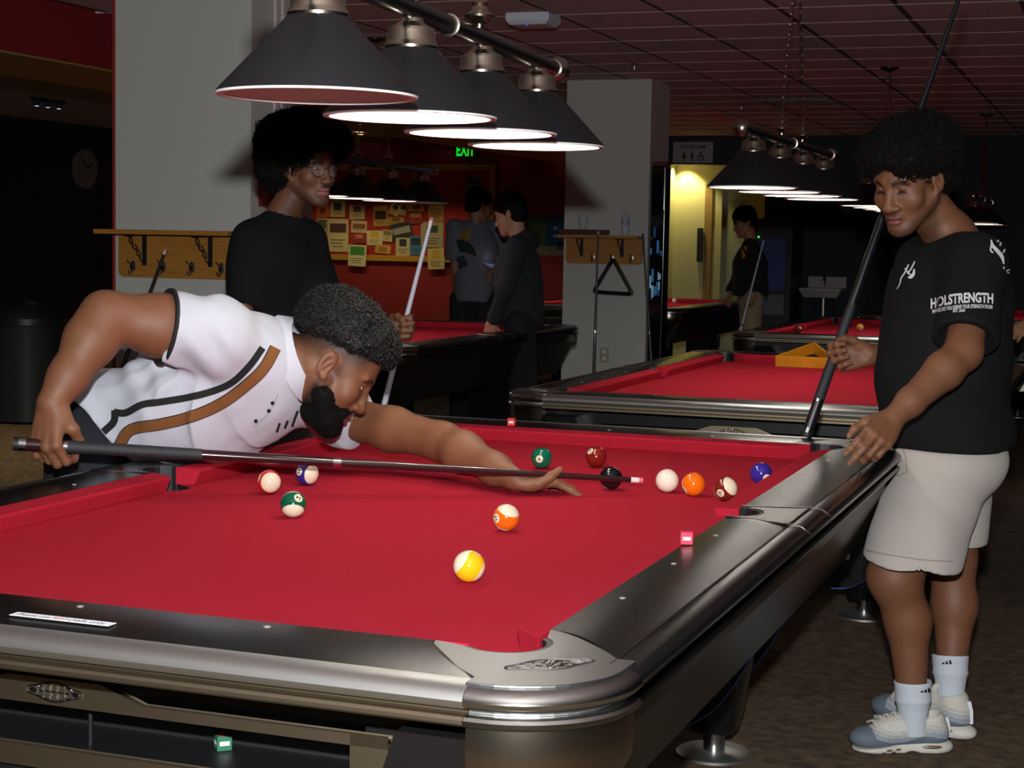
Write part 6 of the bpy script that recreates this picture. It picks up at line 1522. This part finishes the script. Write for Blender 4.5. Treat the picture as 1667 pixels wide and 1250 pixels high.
q = atz(1292, 163, CEIL-0.01); gv = thing('ceiling_vent', (q[0], q[1], CEIL-0.006), 'long grey vent slot in the ceiling behind the chains', 'vent')
for k in range(5): MB().box((0, -0.08+0.04*k, -0.004), (0.6, 0.012, 0.014)).build('louvre', mat('vent_grey', (88, 92, 96), 0.5), gv)
MB().box((0, 0, 0.004), (0.64, 0.22, 0.004)).build('vent_back', mat('vent_dark', (30, 34, 38), 0.6), gv)
# ------------------------------------------------------------------ people in the background
def bg_person(label, head, foot, fwd, hips, shs, arms, legs, cols, hs=1.0, hfwd=None, pitch=0.1, hood=False, h=0.009, grip=None, longhair=1.0):
    """head: point between the ears; shs: (right, left) shoulders; arms: ((elbow, wrist), (elbow, wrist)); legs: list of (hip, foot)"""
    root = thing('person', (foot[0], foot[1], 0), label, 'person')
    B = basis(np.array([fwd[0], fwd[1], 0]), (0, 0, 1)); hf = np.array(fwd if hfwd is None else hfwd, float); hf[2] = 0; hf /= np.linalg.norm(hf)
    HR = basis(hf*math.cos(pitch)-np.array([0, 0, 1.0])*math.sin(pitch), (0, 0, 1)); HO = np.array(head)
    S = Sdf(); nek = (np.array(shs[0])+np.array(shs[1]))/2+np.array([0, 0, 0.03]); che = nek-np.array([0, 0, 0.2]); pel = np.array(hips)
    S.el(che, (0.15, 0.1, 0.16), B, 0.05); S.rc(che, pel, 0.105, 0.10, 0.05); S.rc(nek, HO+HR@np.array([0, -0.02, -0.03]), 0.055, 0.052, 0.03)
    add_head(S, HO, HR, hs)
    for sh_, (el_, wr_), sd in zip(shs, arms, ('R', 'L')):
        S.rc(sh_, el_, 0.045, 0.04, 0.03); S.rc(el_, wr_, 0.038, 0.026, 0.02)
        y = np.array(wr_)-np.array(el_); y /= np.linalg.norm(y); z = (-CF*0.7 if sd == 'L' else CF*0.2)+np.array([0, 0, 0.5]); z = z-y*(z@y); z /= np.linalg.norm(z); x = np.cross(y, z)*(1 if sd == 'L' else -1)
        add_hand(S, np.array(wr_), np.stack([x, y, z], 1), sd, [(35, 40, 25)]*4, [(0.04, 0.05, -0.02), (0.045, 0.075, -0.03), (0.04, 0.095, -0.04)], 0.98)
    for a, b in legs: S.rc(np.array(a)-(0, 0, 0.12), b, 0.075, 0.045, 0.04)
    def colf(V):
        c = np.tile(lin(cols['skin']), (len(V), 1)); return face_paint(head_local(V, HO, HR, hs), c, None, mustache=0.0)
    V, F = S.mesh(h*0.75); np_mesh('body', V, F, m_skin, root, True, colf(V))
    H = Sdf(); p = lambda x, y, z: HO+HR@np.array([x, y, z])*hs
    H.el(p(0, -0.012, 0.062), (0.092, 0.112, 0.092), HR, 0.02); H.el(p(0, -0.05, 0.0), (0.082, 0.062, 0.08*longhair), HR, 0.02); H.el(p(0, 0.13, -0.01), (0.1, 0.09, 0.075), HR, 0.01, '-'); H.plane(p(0, -0.05, -0.06*longhair), HR@np.array([0, 0.2, -1.0]), 0.01)
    V, F = H.mesh(h, lambda P: 0.004*vnoise(P, 60, 5)); np_mesh('hair', V, F, m_hair, root)
    T = Sdf(); T.el(che+(0, 0, 0.01), (0.19, 0.125, 0.17), B, 0.05); T.rc(che, pel, 0.150, 0.158, 0.06); T.rc(shs[0], shs[1], 0.065, 0.065, 0.05)
    for sh_, (el_, wr_) in zip(shs, arms):
        if cols.get('long'): T.grp(Sdf().rc(sh_, el_, 0.068, 0.06, 0.03).rc(el_, np.array(wr_)+(np.array(el_)-np.array(wr_))*0.08, 0.058, 0.042, 0.03), 0.03)
        else: T.grp(sleeve(sh_, el_, 0.07, 0.075, 0.75, 0.05), 0.03)
    if hood: T.el(nek-B[:, 1]*0.07+(0, 0, 0.01), (0.11, 0.07, 0.07), B, 0.03)
    T.rc(nek+(0, 0, 0.0), HO, 0.055, 0.08, 0.008, '-'); T.plane(pel+(0, 0, cols.get('hem', -0.06)), (0, 0, -1), 0.006)
    V, F = T.mesh(h, lambda P: 0.004*np.sin(P@np.array([0.5, 0.3, 1])*32+2*vnoise(P, 8, 3))+0.003*vnoise(P, 25, 4)); top = np_mesh('top', V, F, mat('cloth_%d_%d_%d' % cols['top'], cols['top'], 0.9), root)
    G = Sdf(); G.el(pel-(0, 0, 0.06), (0.150, 0.112, 0.12), B, 0.05)
    for a, b in legs: G.rc(np.array(a)-(0, 0, 0.05), np.array(b)+(0, 0, 0.02), 0.096, 0.075, 0.04)
    G.plane((0, 0, 0.05), (0, 0, -1), 0.006); V, F = G.mesh(h*1.3); np_mesh('trousers', V, F, mat('cloth_%d_%d_%d' % cols['leg'], cols['leg'], 0.9), root)
    for a, b in legs:
        b = np.array(b); s2 = Sdf().rc(b*(1, 1, 0)-B[:, 1]*0.05+(0, 0, 0.045), b*(1, 1, 0)+B[:, 1]*0.15+(0, 0, 0.036), 0.046, 0.036, 0.02); s2.plane((0, 0, 0.001), (0, 0, -1), 0.003); V, F = s2.mesh(h); np_mesh('shoe', V, F, m_black, root)
    inv = Matrix.Translation(root.location).inverted()
    for ch in root.children: ch.matrix_parent_inverse = inv
    return root, top
def flr(p, dx=0.0, z=0.08): q = np.array(p)*(1, 1, 0)+np.array(CR)*dx; q[2] = z; return q
# person in grey, back turned, reading a phone
D = 12.9
hd = atd(779, 336, D); f_ = CF*0.75+CR*0.5; hp = atd(771, 478, D)
root, top = bg_person('person in grey tee seen from behind, lit by a phone, near the bulletin board', hd, hp, f_, hp, (atd(808, 372, D+0.1), atd(741, 372, D-0.1)),
          ((atd(820, 425, D+0.02), atd(806, 436, D-0.06)), (atd(741, 440, D-0.05), atd(775, 440, D+0.3))), [(hp+np.array(CR)*0.09, flr(hp, 0.10)), (hp-np.array(CR)*0.09, flr(hp, -0.10))],
          dict(skin=(120, 84, 62), top=(92, 94, 104), leg=(12, 12, 14)), hfwd=CF*0.5+CR*0.85, pitch=0.25)
b_ = bvh_of(top)
for nm, col, poly in (('back_print', (120, 96, 30), [(750, 376), (764, 372), (768, 384), (760, 394), (750, 390)]), ('back_print', (16, 34, 30), [(742, 392), (756, 386), (772, 404), (776, 418), (762, 412), (748, 410)]), ('back_print', (20, 44, 56), [(744, 418), (756, 416), (762, 432), (748, 438), (742, 428)])):
    decal(nm, poly, [(0, i, i+1) for i in range(1, len(poly)-1)], b_, mat('print_%d_%d_%d' % col, col, 0.9), top, 0.003, 6)
pc_ = atd(789, 426, D-0.10); ph = thing('mobile_phone', tuple(pc_), 'lit mobile phone held by the person in grey', 'phone')
Rp = basis(CR*0.8-CU*0.5, -CF*0.45+CU*0.9); 
MB().box((0, 0, 0), (0.075, 0.16, 0.009), Rp).build('case', mat('phone_case', (170, 60, 56), 0.5), ph, bevel=0.002)
sc_ = MB().box(Rp@np.array([0, 0, 0.005]), (0.068, 0.148, 0.001), Rp); sc_.build('screen', mat('phone_screen', (60, 120, 170), 0.3, emit=(90, 150, 210), estr=0.18), ph)
pl = bpy.data.lights.new('phone_glow', 'POINT'); pl.energy = 0.06; pl.color = (0.8, 0.9, 1); pl.shadow_soft_size = 0.05; po = bpy.data.objects.new('phone_glow', pl); COL.objects.link(po); po.parent = ph; po.location = tuple(Rp@np.array([0, 0, 0.05]))
# person in the dark hoodie leaning on the back-left table
D = 10.75; hd = atd(832, 350, D); hp = atd(848, 508, D); f_ = -CR*0.85+CF*0.3
bg_person('person in dark hoodie turned left with a hand on the back-left table rail', hd, hp, f_, hp, (atd(845, 398, D+0.2), atd(842, 402, D-0.18)),
          ((atd(838, 460, D+0.28), atd(815, 510, D+0.2)), (atd(823, 470, D-0.22), atd(803, 522, D-0.12))), [(hp-np.array(CF)*0.08, flr(hp, 0.02)), (hp+np.array(CF)*0.1, flr(hp, 0.06))],
          dict(skin=(176, 130, 104), top=(30, 33, 37), leg=(14, 15, 18), long=True, hem=-0.10), hood=True, pitch=0.30)
# player in khaki trousers by the passage
D = 15.0; hd = atd(1213, 362, D); hp = atd(1222, 478, D); f_ = -CR*0.9-CF*0.1
root, top = bg_person('player in black jacket and khaki trousers holding a cue by the far table', hd, hp, f_, hp, (atd(1222, 399, D+0.18), atd(1222, 401, D-0.18)),
          ((atd(1206, 440, D+0.2), atd(1188, 474, D+0.12)), (atd(1236, 440, D-0.26), atd(1226, 472, D-0.30))), [(hp-np.array(CF)*0.09, flr(hp, 0.02)), (hp+np.array(CF)*0.09, flr(hp, 0.05))],
          dict(skin=(150, 104, 76), top=(15, 16, 18), leg=(150, 132, 106), long=True, hem=-0.02), pitch=0.35, longhair=1.1)
b_ = bvh_of(top); decal('shoulder_patch', [(1207, 402), (1216, 400), (1217, 420), (1208, 420)], [(0, 1, 2), (0, 2, 3)], b_, mat('patch_amber', (190, 120, 16), 0.8), top, 0.003, 6)
t_ = atd(1243.5, 391, D-0.42); l_ = atd(1203, 548, D-0.42); d_ = (l_-t_)/np.linalg.norm(l_-t_); bq = t_+d_*(t_[2]-0.006)/(-d_[2]); bq2 = t_+d_*1.45 if np.linalg.norm(bq-t_) > 1.5 else bq
make_cue(bq, t_, 'pale cue held by the player in khaki trousers', m_silver, m_silver, m_silver)
# bystander at the right edge: only a forearm reaches into view
D = 9.4; hd = atd(1760, 360, D); hp = atd(1765, 520, D); f_ = -CR*0.95
bg_person('bystander at the right edge of the picture, only a forearm in view', hd, hp, f_, hp, (atd(1775, 400, D+0.2), atd(1770, 405, D-0.2)),
          ((atd(1765, 470, D+0.2), atd(1700, 520, D+0.2)), (atd(1740, 490, D-0.2), atd(1678, 526, D-0.25))), [(hp-np.array(CF)*0.08, flr(hp, 0.0)), (hp+np.array(CF)*0.08, flr(hp, 0.05))],
          dict(skin=(168, 124, 92), top=(20, 22, 26), leg=(18, 20, 24)), pitch=0.2)
